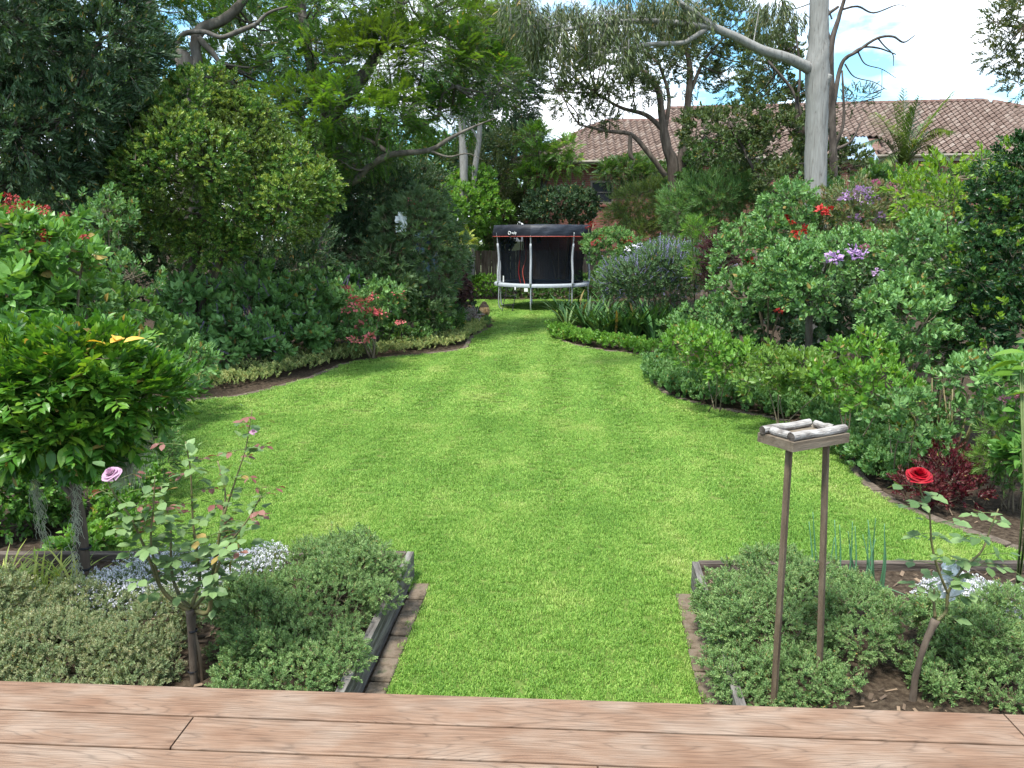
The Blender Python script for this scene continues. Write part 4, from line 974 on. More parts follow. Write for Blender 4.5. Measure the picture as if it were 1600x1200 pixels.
T_jac = [frond(.42, 12, .13, .024, .35) for _ in range(4)]
T_gum = S(4, .13, .02, 12, .3, spread=.8, droop=.5, sw=.003)
T_olive = S(4, .09, .03, 14, .28, spread=.9)
T_salvia = S(5, .14, .085, 9, .16, 'pair', spread=1.3, droop=.25, jit=.5)
T_broad = S(5, .16, .088, 8, .16, 'pair', spread=1.2, droop=.25, jit=.5)
T_mid = S(5, .078, .042, 11, .14, spread=1.1, jit=.55)
T_midbig = S(5, .11, .062, 11, .18, spread=1.15, jit=.55)
T_fine = S(4, .045, .016, 18, .18, spread=.9)
T_round = S(4, .065, .056, 8, .11, spread=1.2)
T_ole = S(4, .16, .024, 16, .22, 'whorl', spread=1.1, jit=.6)
T_willow = S(4, .14, .016, 18, .3, spread=.9, droop=.3)
T_ferny = [frond(.26, 8, .07, .022, .3) for _ in range(4)]
T_teu = S(6, .0150, .0066, 20, .046, 'alt', seg=1, spread=1.25, sw=.0012, droop=.05, jit=.6)
T_alys = S(4, .018, .004, 16, .09, seg=1, spread=.8, sw=.001, flower=(2, .008, 9))
T_mint = S(4, .05, .034, 9, .09, 'pair', spread=1.2, sw=.002)
T_edge = S(4, .03, .02, 12, .09, spread=1.1, sw=.002)
T_clivia = [straps(20, .62, .038, .9, .8, .04) for _ in range(4)]
T_sage = S(4, .06, .028, 14, .2, 'pair', spread=1.0)
T_spike = [spike(.2, .02, 26, .022) for _ in range(3)]
T_stalk = S(5, .10, .055, 9, .16, 'pair', spread=1.2, jit=.5)
T_lime = S(4, .12, .055, 10, .3, spread=1.0, droop=.2)
up_rot = None
# ---- far background: trees beyond the fences, trees of the far lawn end
shrub('leafy_tree', 'dense mid green tree beyond the fence just left of the pale trunks', 'tree', [(600, 250, 34, 110, 80), (520, 330, 33, 90, 60)], T_midbig, 'mid_green', group='trees beyond the fence', cov=1.5, s=(1.1, 1.7), tw=14, r0=.05, m=12)
shrub('leafy_tree', 'dark green tree standing behind the two pale gum trunks', 'tree', [(785, 170, 37, 60, 130), (800, 110, 37, 40, 90), (775, 250, 36, 80, 60)], T_olive, 'dark_leaf', group='trees beyond the fence', cov=1.5, s=(1.3, 2.0), tw=14, r0=.05, m=14)
shrub('leafy_tree', 'dark tree filling the gap left of the jacaranda trunk behind the round bush', 'tree', [(60, 230, 24, 200, 190), (-60, 120, 22, 150, 200)], T_darkbig, 'dark_leaf', cov=1.3, s=(1.2, 2), tw=14, r0=.06, m=14)
shrub('leafy_tree', 'dark tree with open branches behind the ferny jacaranda foliage', 'tree', [(430, 150, 27, 110, 150), (470, 300, 26, 130, 80)], T_darkbig, 'dark_leaf', cov=1.15, s=(1.2, 2), tw=22, r0=.06, m=16)
shrub('conifer_tree', 'narrow dark cypress seen in the sky gap at upper left', 'conifer', [(228, 150, 40, 13, 60), (228, 105, 40, 7, 30)], T_fine, 'conifer', cov=2, s=(2, 3), tw=2, m=8)
shrub('conifer_tree', 'second narrow cypress just left of the sky gap at upper left', 'conifer', [(196, 140, 40, 12, 60), (193, 90, 40, 8, 40)], T_fine, 'conifer', cov=2, s=(2, 3), tw=2, m=8)
shrub('leafy_tree', 'bushy green tree reaching over the back fence left of the trampoline', 'tree', [(700, 350, 30, 75, 55), (640, 330, 30, 70, 45), (740, 330, 31, 50, 60)], T_mid, 'bright_green', cov=2.0, s=(1.2, 1.8), tw=10, r0=.03, m=14)
shrub('leafy_tree', 'olive green tree with thin bare branches beyond the trampoline', 'tree', [(770, 290, 33, 45, 50), (800, 250, 34, 35, 40)], T_olive, 'dark_olive', cov=1.0, s=(1.1, 1.7), tw=16, r0=.03, m=10)
shrub('leafy_tree', 'broad dark green tree beyond the back fence filling the gap left of the trampoline', 'tree', [(640, 300, 41, 90, 90), (730, 300, 41, 70, 80), (790, 330, 41, 40, 60), (560, 300, 40, 80, 90), (680, 390, 40, 120, 40)], T_midbig, 'mid_green', group='trees beyond the fence', cov=1.6, s=(1.6, 2.4), tw=8, r0=.05, m=12)
shrub('leafy_tree', 'dark tree beyond the left fence behind the round yellow green tree', 'tree', [(250, 300, 26, 130, 110), (400, 340, 27, 120, 90), (120, 350, 25, 120, 90), (330, 200, 27, 110, 60)], T_darkbig, 'mid_green', group='trees beyond the fence', cov=1.4, s=(1.3, 2.1), tw=8, r0=.05, m=12)
# pale gum trunks in the distance
def gumpoles():
    root, lo, bl = shrub('gum_tree', 'pale gum tree with two slim white trunks beyond the far left of the lawn', 'tree', [(735, 110, 31, 75, 90), (690, 60, 31, 60, 60), (790, 60, 31, 40, 60)], T_gum, 'gum_leaf', base=gp(724, 450) * 1.0,
        trunk=[[(722, 470, 30, .17), (725, 295, 30, .16), (722, 200, 30, .14), (716, 140, 30, .12), (704, 110, 30, .13), (700, 60, 30, .08)], [(736, 470, 30.2, .12), (740, 295, 30.2, .11), (748, 220, 30.2, .10), (752, 175, 30.2, .08), (765, 120, 30.2, .07), (790, 60, 30.2, .04)], [(748, 220, 30.2, .05), (736, 200, 30.2, .04), (728, 190, 30.1, .03)]], bark='bark_gum', cov=.6, s=(1.2, 1.8), tw=14, r0=.025)
gumpoles()
# upper left: big dark tree hanging over the left border
shrub('evergreen_tree', 'large dark evergreen tree overhanging the upper left corner', 'tree', [(60, 60, 12, 150, 120), (110, 180, 12, 110, 90), (20, 230, 11.5, 130, 90), (-60, 120, 12, 120, 180), (150, 40, 12.5, 60, 90), (40, 310, 12, 120, 50)], S(4, .10, .03, 18, .3, spread=1.0, droop=.35), 'dark_leaf', base=pt(-40, 600, 12.5) * [1, 1, 0], cap=17000, cov=1.7, tw=30, r0=.03, m=16, trunk=[[(-40, 640, 12.5, .2), (-30, 400, 12.5, .18), (20, 250, 12.4, .13), (60, 100, 12.3, .09), (90, 0, 12.3, .05)], [(20, 250, 12.4, .08), (110, 150, 12.2, .05), (160, 60, 12.2, .03)]], bark='bark_dark')
# jacaranda 1 with heavy forked limbs
shrub('jacaranda_tree', 'old jacaranda with heavy forking grey limbs rising behind the round yellow green bush', 'tree', [(270, 30, 17.5, 90, 50), (400, 60, 18, 60, 50), (200, 60, 18, 45, 40), (345, 150, 18, 60, 40), (430, 130, 18, 50, 60), (300, -40, 17, 150, 40)], T_jac, 'jacaranda', base=gp(300, 520) * 1.0, cov=.8, tw=34, r0=.03, m=12,
    trunk=[[(300, 560, 16.5, .26), (292, 300, 16.5, .23), (290, 110, 16.5, .18), (270, 85, 16.5, .15), (240, 40, 16.3, .12), (208, 0, 16.2, .10), (180, -60, 16, .1)], [(288, 130, 16.5, .13), (307, 100, 16.6, .11), (305, 70, 16.6, .10), (315, 45, 16.7, .11), (350, 30, 16.8, .10), (380, 0, 17, .09), (400, -50, 17.2, .09)],
           [(275, 70, 16.5, .06), (290, 52, 16.4, .05), (320, 50, 16.3, .045), (345, 58, 16.2, .04), (370, 50, 16.2, .05), (400, 38, 16.2, .04)], [(237, 35, 16.3, .11), (235, 0, 16.2, .10), (238, -50, 16.2, .07)], [(310, 60, 16.6, .07), (330, 80, 16.6, .06), (345, 100, 16.6, .04)], [(400, 38, 16.2, .04), (420, 20, 16.2, .03), (450, 10, 16.2, .02)], [(225, 30, 16.3, .05), (200, 35, 16.2, .035), (188, 50, 16.2, .02)]], bark='bark_grey', group='jacarandas of the left border')
# jacaranda 2 with low sweeping limb
shrub('jacaranda_tree', 'spreading jacaranda with ferny foliage and a low limb sweeping right over the shrubs', 'tree',
    [(560, 110, 17, 100, 65), (510, 190, 16.5, 90, 55), (590, 190, 16.5, 80, 50), (660, 90, 18, 85, 85), (740, 130, 19, 60, 70), (520, 30, 17, 90, 45), (640, 20, 17.5, 90, 40), (480, 240, 16, 50, 40), (770, 40, 19, 50, 50), (560, 245, 17, 60, 30), (690, 190, 18, 60, 35)], T_jac, 'jacaranda', base=gp(505, 505) * 1.0, cov=1.3, cap=9000, tw=60, r0=.03, m=10,
    trunk=[[(505, 560, 17, .2), (503, 290, 17, .18), (510, 230, 17.2, .16), (515, 190, 17.4, .15), (560, 130, 17.6, .14), (610, 50, 17.8, .11), (625, 0, 18, .09)], [(490, 300, 17, .2), (505, 268, 16.9, .2), (530, 235, 16.9, .12), (525, 232, 16.9, .06)], [(500, 290, 16.9, .09), (550, 285, 16.6, .08), (575, 262, 16.4, .07), (610, 242, 16.3, .065), (670, 235, 16.3, .055), (700, 218, 16.3, .04), (725, 205, 16.4, .028), (760, 190, 16.5, .015), (790, 180, 16.6, .006)], [(670, 235, 16.3, .03), (700, 245, 16.2, .02), (730, 240, 16.1, .012), (755, 250, 16.1, .005)],
           [(612, 242, 16.3, .05), (580, 222, 16.4, .045), (560, 214, 16.4, .04)], [(515, 190, 17.4, .12), (490, 120, 17.6, .11), (478, 60, 17.7, .10), (470, 0, 17.8, .09)], [(560, 160, 17.5, .07), (600, 150, 17.3, .06), (650, 155, 17.3, .05), (655, 130, 17.3, .03)], [(650, 155, 17.3, .05), (640, 180, 17.3, .04), (655, 195, 17.3, .04), (685, 180, 17.3, .04), (690, 150, 17.3, .035), (710, 135, 17.3, .03)], [(600, 70, 17.8, .06), (650, 40, 17.8, .045), (680, 10, 17.8, .03)], [(505, 230, 17, .05), (475, 190, 16.8, .035), (460, 165, 16.8, .03)]], bark='bark_grey', group='jacarandas of the left border')
# round yellow green lilly pilly
shrub('round_tree', 'big round yellow green lilly pilly tree clipped into a dome', 'tree', [(330, 290, 13, 150, 120), (430, 330, 12.8, 95, 80), (250, 260, 13, 85, 75), (320, 195, 13.2, 95, 70), (210, 330, 13, 75, 60), (390, 210, 13.2, 55, 55), (470, 300, 13, 55, 65), (320, 385, 12.8, 70, 45)], T_lilly, 'lilly', base=pt(310, 600, 13.2) * [1, 1, 0], cov=1.7, cap=17000, tw=20, r0=.03, m=14, up=.6, k=.36,
    trunk=[[(303, 560, 13.2, .1), (301, 430, 13.2, .09), (315, 350, 13.2, .08), (330, 270, 13.2, .05)], [(310, 500, 13.2, .07), (350, 400, 13.1, .05), (410, 340, 13, .03)]], bark='bark_brown')
# left dark shrubs between lilly pilly and oleander
shrub('evergreen_shrub', 'dark leafy shrub between the round tree and the oleander', 'shrub', [(580, 330, 19, 80, 80), (560, 400, 18, 60, 50), (520, 350, 19, 50, 70), (640, 300, 21, 50, 50)], T_olive, 'dark_leaf', cov=2.2, s=(.9, 1.5), tw=12, r0=.02, m=12)
shrub('evergreen_shrub', 'deep green shrub in the shade under the round tree', 'shrub', [(430, 410, 15.5, 90, 50), (250, 420, 16, 130, 60), (350, 440, 16, 90, 50), (100, 400, 15, 120, 100)], T_olive, 'dark_leaf', cov=1.6, s=(1, 1.5), tw=6, m=12)
shrub('oleander', 'tall oleander with long narrow grey green leaves and a few pink flowers', 'shrub', [(640, 370, 17.5, 60, 60), (670, 420, 17.5, 45, 60), (600, 440, 17, 50, 60), (650, 480, 17, 60, 40), (700, 390, 18, 30, 30), (660, 330, 18, 35, 25)], T_ole, 'oleander', cov=1.9, tw=14, m=10, up=.5)
_r = bpy.data.objects.get('oleander'); spots(_r, 'flower', [blossom(.07, 14) for _ in range(2)], 'pink_petal', [(640, 312, 17), (648, 318, 17), (625, 396, 16.6), (668, 388, 16.8), (624, 415, 16.6), (690, 385, 17.4)])
# white cloth
Geo().tube([(0, 0, 0), (0, 0, 1.6)], .015, 6)
g = Geo(); V = [(x * .02 - .12 + .01 * math.sin(z * 1.3), .03 * math.sin(x * .9 + z * .5), z * .028) for z in range(16) for x in range(13)]; T = []
for j in range(15):
    for i in range(12):
        if (i < 3 and j > 11) or (i < 4 and 4 < j < 7) or (i > 10 and j < 3): continue
        a = j * 13 + i; T += [(a, a + 1, a + 14), (a, a + 14, a + 13)]
M['cloth'] = plain('white_cloth', (.75, .77, .8), .8)
ccl = g.add(V, T).obj('white_cloth', M['cloth'], None, True); q = pt(627, 363, 16.7); ccl.location = q; tag(ccl, 'small white cloth caught high in the oleander', 'cloth')
# salvia mass
shrub('mexican_sage', 'wide leafy sage bush with heart shaped leaves in the middle of the left border', 'shrub', [(310, 500, 13.2, 70, 70, .6), (400, 500, 14.0, 90, 75, .6), (480, 485, 15.2, 70, 70, .6), (350, 535, 13.1, 70, 45, .5), (440, 525, 14.2, 70, 38, .5), (520, 470, 16.2, 55, 55, .5), (555, 495, 16.1, 40, 45, .4), (290, 540, 12.7, 35, 42, .4), (330, 560, 12.6, 45, 24, .35), (400, 548, 13.3, 50, 24, .35), (460, 536, 14.1, 45, 24, .35), (515, 522, 14.9, 40, 24, .35)], T_salvia, 'salvia', cov=2.3, cap=12000, tw=10, m=14, k=.3, up=.7,
      flowers=[('flower_spikes', 'violet_petal', T_spike, 160, .07)])
shrub('begonia', 'tall begonia hung with coral pink flower clusters', 'plant', [(575, 490, 14.8, 35, 35), (600, 470, 15, 28, 30), (560, 520, 14.6, 25, 20)], T_mid, 'salvia', cov=1.6, tw=6, m=8)
_b = bpy.data.objects['begonia']; spots(_b, 'flower_cluster', [blossom(.11, 30, .42) for _ in range(3)], 'pink_petal', [(541, 453, 14.2), (552, 472, 14.1), (570, 474, 14.1), (558, 482, 14.1), (578, 491, 14.1), (597, 493, 14.1), (566, 513, 14), (580, 529, 13.9), (553, 535, 13.9), (622, 462, 14.8), (585, 466, 14.3), (593, 490, 14.2), (543, 486, 14.1), (626, 506, 14.5)], 1.35)
shrub('leafy_shrub', 'mixed green shrub with fine leaves right of the pink begonia', 'shrub', [(650, 505, 17, 50, 35), (690, 500, 18, 35, 30), (625, 520, 16.4, 40, 28), (610, 450, 17, 40, 40)], T_mid, 'mid_green', cov=2.0, tw=6, m=12)
shrub('purple_shrub', 'dusky purple leaved shrub near the back of the left border', 'shrub', [(710, 460, 20, 32, 32), (690, 445, 20.5, 25, 20)], T_mid, 'purple_leaf', cov=2, tw=5, m=8)
shrub('evergreen_shrub', 'small dark shrub under the purple leaved shrub', 'shrub', [(722, 482, 20.5, 22, 22), (700, 490, 19.5, 25, 18), (712, 420, 22, 28, 30)], T_mid, 'dark_leaf', cov=2, tw=5, m=8)
shrub('silver_plant', 'low silver and maroon leaved plant beside the carved head', 'plant', [(722, 497, 20, 24, 11), (738, 490, 20.6, 10, 8)], T_edge, 'silver', cov=2.2, tw=3, m=8, s=(1, 1.6))
shrub('palm_shrub', 'yellowish drooping frond plant left of the trampoline fence', 'palm', [(712, 380, 24, 26, 16)], T_ferny, 'strap_yellow', cov=1.4, tw=2, m=5, base=pt(700, 480, 24) * [1, 1, 0])
shrub('round_shrub', 'small clipped round shrub left of the trampoline against the fence', 'shrub', [(760, 446, 29.5, 24, 17), (744, 452, 29.5, 12, 12)], T_mid, 'bright_green', cov=2, tw=2, m=8)
shrub('hedge', 'low dark hedge along the fence behind the trampoline', 'hedge', [(820, 458, 30.4, 40, 13), (880, 458, 30.4, 50, 14), (930, 450, 30, 40, 25)], T_mid, 'mid_green', cov=1.8, tw=2, m=10, s=(1.2, 1.6))
# trampoline surroundings
shrub('camellia', 'rounded dark camellia tree behind the trampoline canopy', 'tree', [(880, 320, 31, 48, 30), (850, 330, 31, 30, 26), (905, 330, 31, 25, 24)], T_mid, 'dark_leaf', cov=2.2, s=(1.2, 1.8), tw=6, m=12)
shrub('evergreen_shrub', 'dark shrub beyond the fence just above the left end of the trampoline canopy', 'shrub', [(805, 335, 33, 38, 28), (780, 365, 33, 30, 25), (830, 310, 33.5, 25, 25)], T_mid, 'dark_olive', cov=2, s=(1.2, 1.8), tw=4, m=10)
shrub('ferny_tree', 'small bright ferny tree with layered foliage left of the house window', 'tree', [(835, 215, 32, 24, 18), (845, 245, 32, 32, 14), (830, 275, 32, 24, 16), (850, 265, 32, 20, 14)], T_ferny, 'bright_green', cov=1.5, s=(1.3, 2), tw=8, r0=.03, m=6, trunk=[[(842, 380, 32, .09), (846, 290, 32, .07), (838, 220, 32, .04)], [(846, 300, 32, .05), (865, 260, 32, .03)]], base=pt(842, 470, 32) * [1, 1, 0], bark='bark_dark')
shrub('ferny_tree', 'second small ferny tree just left of the house roof corner', 'tree', [(885, 238, 31.6, 22, 15), (880, 262, 31.6, 22, 12), (898, 255, 31.6, 14, 12)], T_ferny, 'bright_green', cov=1.5, s=(1.3, 2), tw=8, r0=.03, m=6, base=pt(884, 470, 31.6) * [1, 1, 0], nstem=1)
shrub('ferny_tree', 'dark umbrella shaped ferny tree in front of the brick wing right of the window', 'tree', [(985, 268, 30, 45, 18), (1010, 280, 30, 35, 16), (965, 280, 30, 25, 14)], T_ferny, 'mid_green', cov=2, s=(1.2, 1.8), tw=8, r0=.03, m=8, base=pt(990, 470, 30) * [1, 1, 0], nstem=1)
shrub('leafy_shrub', 'olive green bamboo like shrub between brick wall and bright willow leaved shrub', 'shrub', [(1010, 330, 27, 45, 40), (1050, 310, 27, 45, 35), (975, 345, 27.5, 25, 25), (1060, 350, 26, 40, 30), (1000, 372, 26, 40, 20)], T_willow, 'lime', cov=1.4, s=(.9, 1.4), tw=8, m=12)
bpy.data.objects['leafy_shrub.001'].children[1].data.materials[0] = L_('olive_bamboo_leaf', [(.05, .09, .025), (.09, .14, .035), (.15, .2, .05)], .3)
shrub('willow_leaved_shrub', 'mounded green shrub with narrow willow like leaves in front of the house', 'shrub', [(1120, 325, 21, 75, 42), (1080, 340, 21, 45, 35), (1170, 330, 21, 50, 35), (1130, 300, 21, 50, 22)], T_willow, 'mint', cov=1.8, s=(.8, 1.2), tw=8, m=12, up=.6)
shrub('crepe_myrtle', 'loose shrub with crimson flower heads right beside the trampoline', 'shrub', [(945, 398, 23, 28, 36), (968, 385, 23, 28, 30), (955, 440, 22.5, 24, 32), (918, 385, 23.4, 10, 16), (985, 410, 22, 20, 20)], T_mid, 'salvia', cov=1.5, tw=12, m=10, up=.5)
spots(bpy.data.objects['crepe_myrtle'], 'flower_cluster', [blossom(.13, 30, .4) for _ in range(3)], 'crimson_petal', [(927, 350, 22.8), (941, 372, 22.4), (963, 388, 22.2), (984, 375, 22), (968, 398, 22.2), (930, 380, 22.6), (920, 357, 23), (975, 378, 22.2)])
shrub('white_flower_shrub', 'low shrub topped with a row of white flowers behind the blue sage', 'shrub', [(1000, 400, 21.5, 38, 18), (1025, 398, 21.5, 20, 15)], T_mid, 'mid_green', cov=1.6, tw=3, m=8)
spots(bpy.data.objects['white_flower_shrub'], 'flower', [blossom(.09, 22, .5) for _ in range(2)], 'white_petal', [(983 + i * 7 + random.uniform(-2, 2), 388 + random.uniform(-4, 9), 21) for i in range(9)], 1.6)
shrub('blue_sage', 'broad mound of sage topped with lavender blue flower spikes', 'shrub', [(1030, 440, 18.5, 75, 46), (975, 445, 18.5, 38, 34), (1085, 430, 18, 45, 48), (1045, 408, 19, 60, 22)], T_sage, 'lavender_leaf', cov=2.0, tw=4, m=14, up=.8, flowers=[('flower_spikes', 'blue_petal', T_spike, 650, .05)])
def strapplant(name, label, cat, cs, tp, mat, s=(.8, 1.2), spread=.35, nper=1, extra=None):
    c0 = gp(*cs[0]) if len(cs[0]) == 2 else gp(*cs[0]); root = empty(name, c0, label, cat)
    P = []
    for c in cs:
        q = gp(*c)
        for _ in range(nper): P.append(q + [random.uniform(-spread, spread), random.uniform(-spread, spread), 0])
    P = np.array(P); scatter('leaves', root, tp, P, upright(len(P)), rng.uniform(*s, len(P)), [M[mat], M['green_stem']], off=c0); return root
strapplant('clivia_clump', 'dense clump of dark strap leaved clivia below the blue sage', 'plant', [(915, 518), (940, 524), (965, 524), (990, 528), (1020, 530), (930, 508), (960, 510), (995, 514), (1030, 520), (1055, 530), (908, 506), (1070, 526), (1045, 516), (980, 518)], T_clivia, 'clivia', (1.2, 1.8), .5, 5)
# right background trees
shrub('flame_tree', 'branching tree with loose olive foliage in front of the house roof', 'tree', [(930, 120, 25, 70, 45), (900, 160, 25, 50, 25), (1000, 70, 25, 90, 45), (1060, 110, 26, 70, 50), (980, 150, 25, 50, 25), (1110, 60, 26, 70, 60), (880, 70, 25, 45, 45), (1160, 120, 26, 50, 60), (930, 190, 25, 30, 15)], T_olive, 'dark_olive', base=gp(1052, 470) * 1.0, cov=1.05, cap=9000, tw=40, r0=.03, m=12,
    trunk=[[(1050, 480, 25, .22), (1053, 280, 25, .19), (1042, 230, 25, .16), (1035, 190, 25, .12), (1028, 140, 25, .09), (1005, 110, 25, .06)], [(1055, 300, 25, .17), (1068, 230, 25.2, .14), (1073, 180, 25.2, .11), (1078, 110, 25.2, .09), (1070, 70, 25.2, .06)], [(1038, 205, 25, .08), (1010, 180, 25, .07), (970, 168, 25, .05), (930, 145, 25, .03)], [(1040, 275, 24.8, .09), (1010, 235, 24.7, .08), (985, 210, 24.7, .07), (950, 205, 24.7, .05), (905, 195, 24.7, .03)], [(985, 210, 24.7, .06), (985, 240, 24.6, .07), (990, 250, 24.6, .04)], [(1076, 150, 25.2, .07), (1100, 95, 25.2, .05), (1130, 60, 25.2, .03)], [(1040, 200, 25, .07), (1045, 150, 25.1, .06), (1030, 100, 25.1, .04)]], bark='bark_brown')
shrub('evergreen_shrub', 'dark leafy shrub at the foot of the branching tree before the house', 'shrub', [(1110, 260, 25, 50, 35), (1150, 250, 25, 35, 40), (1080, 290, 25, 35, 25)], T_mid, 'mid_green', cov=1.6, s=(1, 1.5), tw=6, m=10)
shrub('twiggy_tree', 'half bare twiggy tree with sparse small leaves left of the tall gum', 'tree', [(1210, 230, 20, 75, 65), (1130, 225, 20.5, 80, 60), (1230, 290, 19, 60, 40), (1200, 120, 21, 45, 70), (1250, 180, 20, 40, 50), (1300, 260, 19.5, 50, 40)], T_mid, 'dark_olive', cov=1.2, s=(1, 1.5), tw=60, r0=.018, m=12, base=gp(1195, 495), nstem=5,
    trunk=[[(1205, 520, 19.6, .06), (1200, 330, 19.6, .05), (1170, 250, 19.6, .04), (1140, 190, 19.7, .03)], [(1205, 520, 19.6, .07), (1240, 300, 19.6, .06), (1258, 230, 19.6, .05), (1242, 150, 19.6, .04), (1200, 95, 19.6, .03)], [(1258, 230, 19.6, .05), (1245, 180, 19.6, .045), (1250, 110, 19.6, .03), (1240, 30, 19.6, .02)]], bark='bark_dark')
shrub('bare_tree', 'slender dark tree with bare twisting branches just right of the tall gum', 'tree', [(1330, 160, 19, 30, 22), (1350, 150, 19, 25, 16), (1290, 270, 18.6, 30, 30)], T_fine, 'dark_olive', cov=.28, tw=10, r0=.012, m=5, base=gp(1302, 505),
    trunk=[[(1302, 530, 18.5, .1), (1303, 300, 18.5, .095), (1300, 180, 18.5, .085), (1298, 80, 18.5, .075), (1310, 30, 18.5, .05), (1322, -10, 18.5, .04)], [(1299, 75, 18.5, .05), (1290, 30, 18.5, .04), (1310, 10, 18.5, .03)], [(1302, 165, 18.5, .06), (1315, 100, 18.5, .045), (1340, 80, 18.4, .035), (1370, 60, 18.4, .03), (1395, 57, 18.3, .024), (1412, 66, 18.3, .018), (1430, 55, 18.3, .01)], [(1318, 95, 18.5, .03), (1345, 75, 18.5, .025), (1372, 75, 18.5, .02), (1400, 85, 18.5, .012)], [(1372, 60, 18.4, .02), (1382, 72, 18.4, .016), (1395, 85, 18.4, .012), (1396, 103, 18.4, .008)], [(1315, 15, 18.5, .025), (1340, 10, 18.5, .022), (1365, 20, 18.5, .018), (1400, 8, 18.5, .012), (1416, 10, 18.5, .008)], [(1303, 230, 18.5, .05), (1318, 190, 18.5, .035), (1316, 110, 18.5, .02)], [(1303, 235, 18.5, .04), (1330, 220, 18.5, .025), (1345, 190, 18.5, .015)], [(1340, 80, 18.4, .02), (1352, 100, 18.4, .014), (1378, 108, 18.4, .01), (1400, 122, 18.4, .006)], [(1320, 100, 18.5, .02), (1335, 120, 18.5, .014), (1365, 128, 18.5, .009), (1385, 140, 18.5, .005)], [(1300, 30, 18.5, .02), (1285, -10, 18.5, .01)], [(1378, 108, 18.4, .008), (1378, 130, 18.4, .006), (1376, 150, 18.4, .004)], [(1303, 300, 18.5, .03), (1270, 260, 18.4, .02), (1245, 255, 18.4, .01)]], bark='bark_dark')
# the tall pale gum
gl = [(900, 30, 13, 75, 30), (1000, 10, 13.4, 80, 30), (860, 60, 12.6, 40, 40), (960, 60, 13, 60, 26), (1060, 20, 13.8, 50, 30), (1210, 20, 14.5, 50, 26), (820, 20, 12.4, 40, 30)]
shrub('tall_gum_tree', 'tall smooth pale grey gum tree rising through the whole right side', 'tree', gl, T_gum, 'gum_leaf', base=gp(1268, 566), cov=.9, tw=44, r0=.014, m=8, sagdir=.7, bark='bark_gum', sides=20,
    trunk=[[(1268, 572, 14.1, .26), (1271, 430, 14.1, .215), (1274, 300, 14.1, .19), (1276, 180, 14.1, .185), (1277, 112, 14.1, .20), (1279, 60, 14.1, .165), (1280, 0, 14.1, .155), (1284, -120, 14.1, .15), (1290, -400, 14.1, .12), (1300, -700, 14.1, .08)],
           [(1272, 112, 14.1, .1), (1255, 102, 14, .092), (1228, 90, 13.9, .085), (1190, 78, 13.8, .075), (1150, 58, 13.7, .068), (1115, 42, 13.6, .062), (1085, 20, 13.5, .045), (1050, -5, 13.4, .04), (990, -50, 13.2, .03)],
           [(1120, 44, 13.6, .05), (1060, 36, 13.5, .045), (1000, 33, 13.3, .04), (920, 38, 13, .036), (895, 45, 13, .03), (850, 49, 12.8, .018), (800, 50, 12.6, .008)], [(1105, 45, 13.6, .04), (1080, 60, 13.5, .038), (1065, 67, 13.5, .036), (1010, 70, 13.3, .034), (960, 80, 13.1, .028), (920, 86, 13, .02), (900, 98, 13, .012), (882, 110, 13, .006)],
           [(1284, 135, 14.05, .10), (1293, 122, 14, .075), (1297, 116, 13.97, .045)], [(856, 48, 12.8, .012), (838, 20, 12.7, .01), (820, 0, 12.6, .006)], [(912, 88, 13, .012), (880, 70, 12.9, .009), (860, 55, 12.9, .006)]])
shrub('overhanging_tree', 'grey green tree hanging in from the upper right corner over the roof', 'tree', [(1590, 60, 14, 38, 60), (1610, 120, 14, 40, 40), (1625, 20, 14, 60, 50), (1560, 95, 14, 18, 12), (1570, 40, 14, 18, 16)], T_olive, 'gum_leaf', base=pt(1800, 600, 14) * [1, 1, 0], cov=.8, s=(.6, .9), tw=20, r0=.015, m=8, trunk=[[(1800, 640, 14, .2), (1790, 200, 14, .17), (1720, 20, 14, .1), (1640, 20, 14, .05), (1600, 40, 14, .03)]])
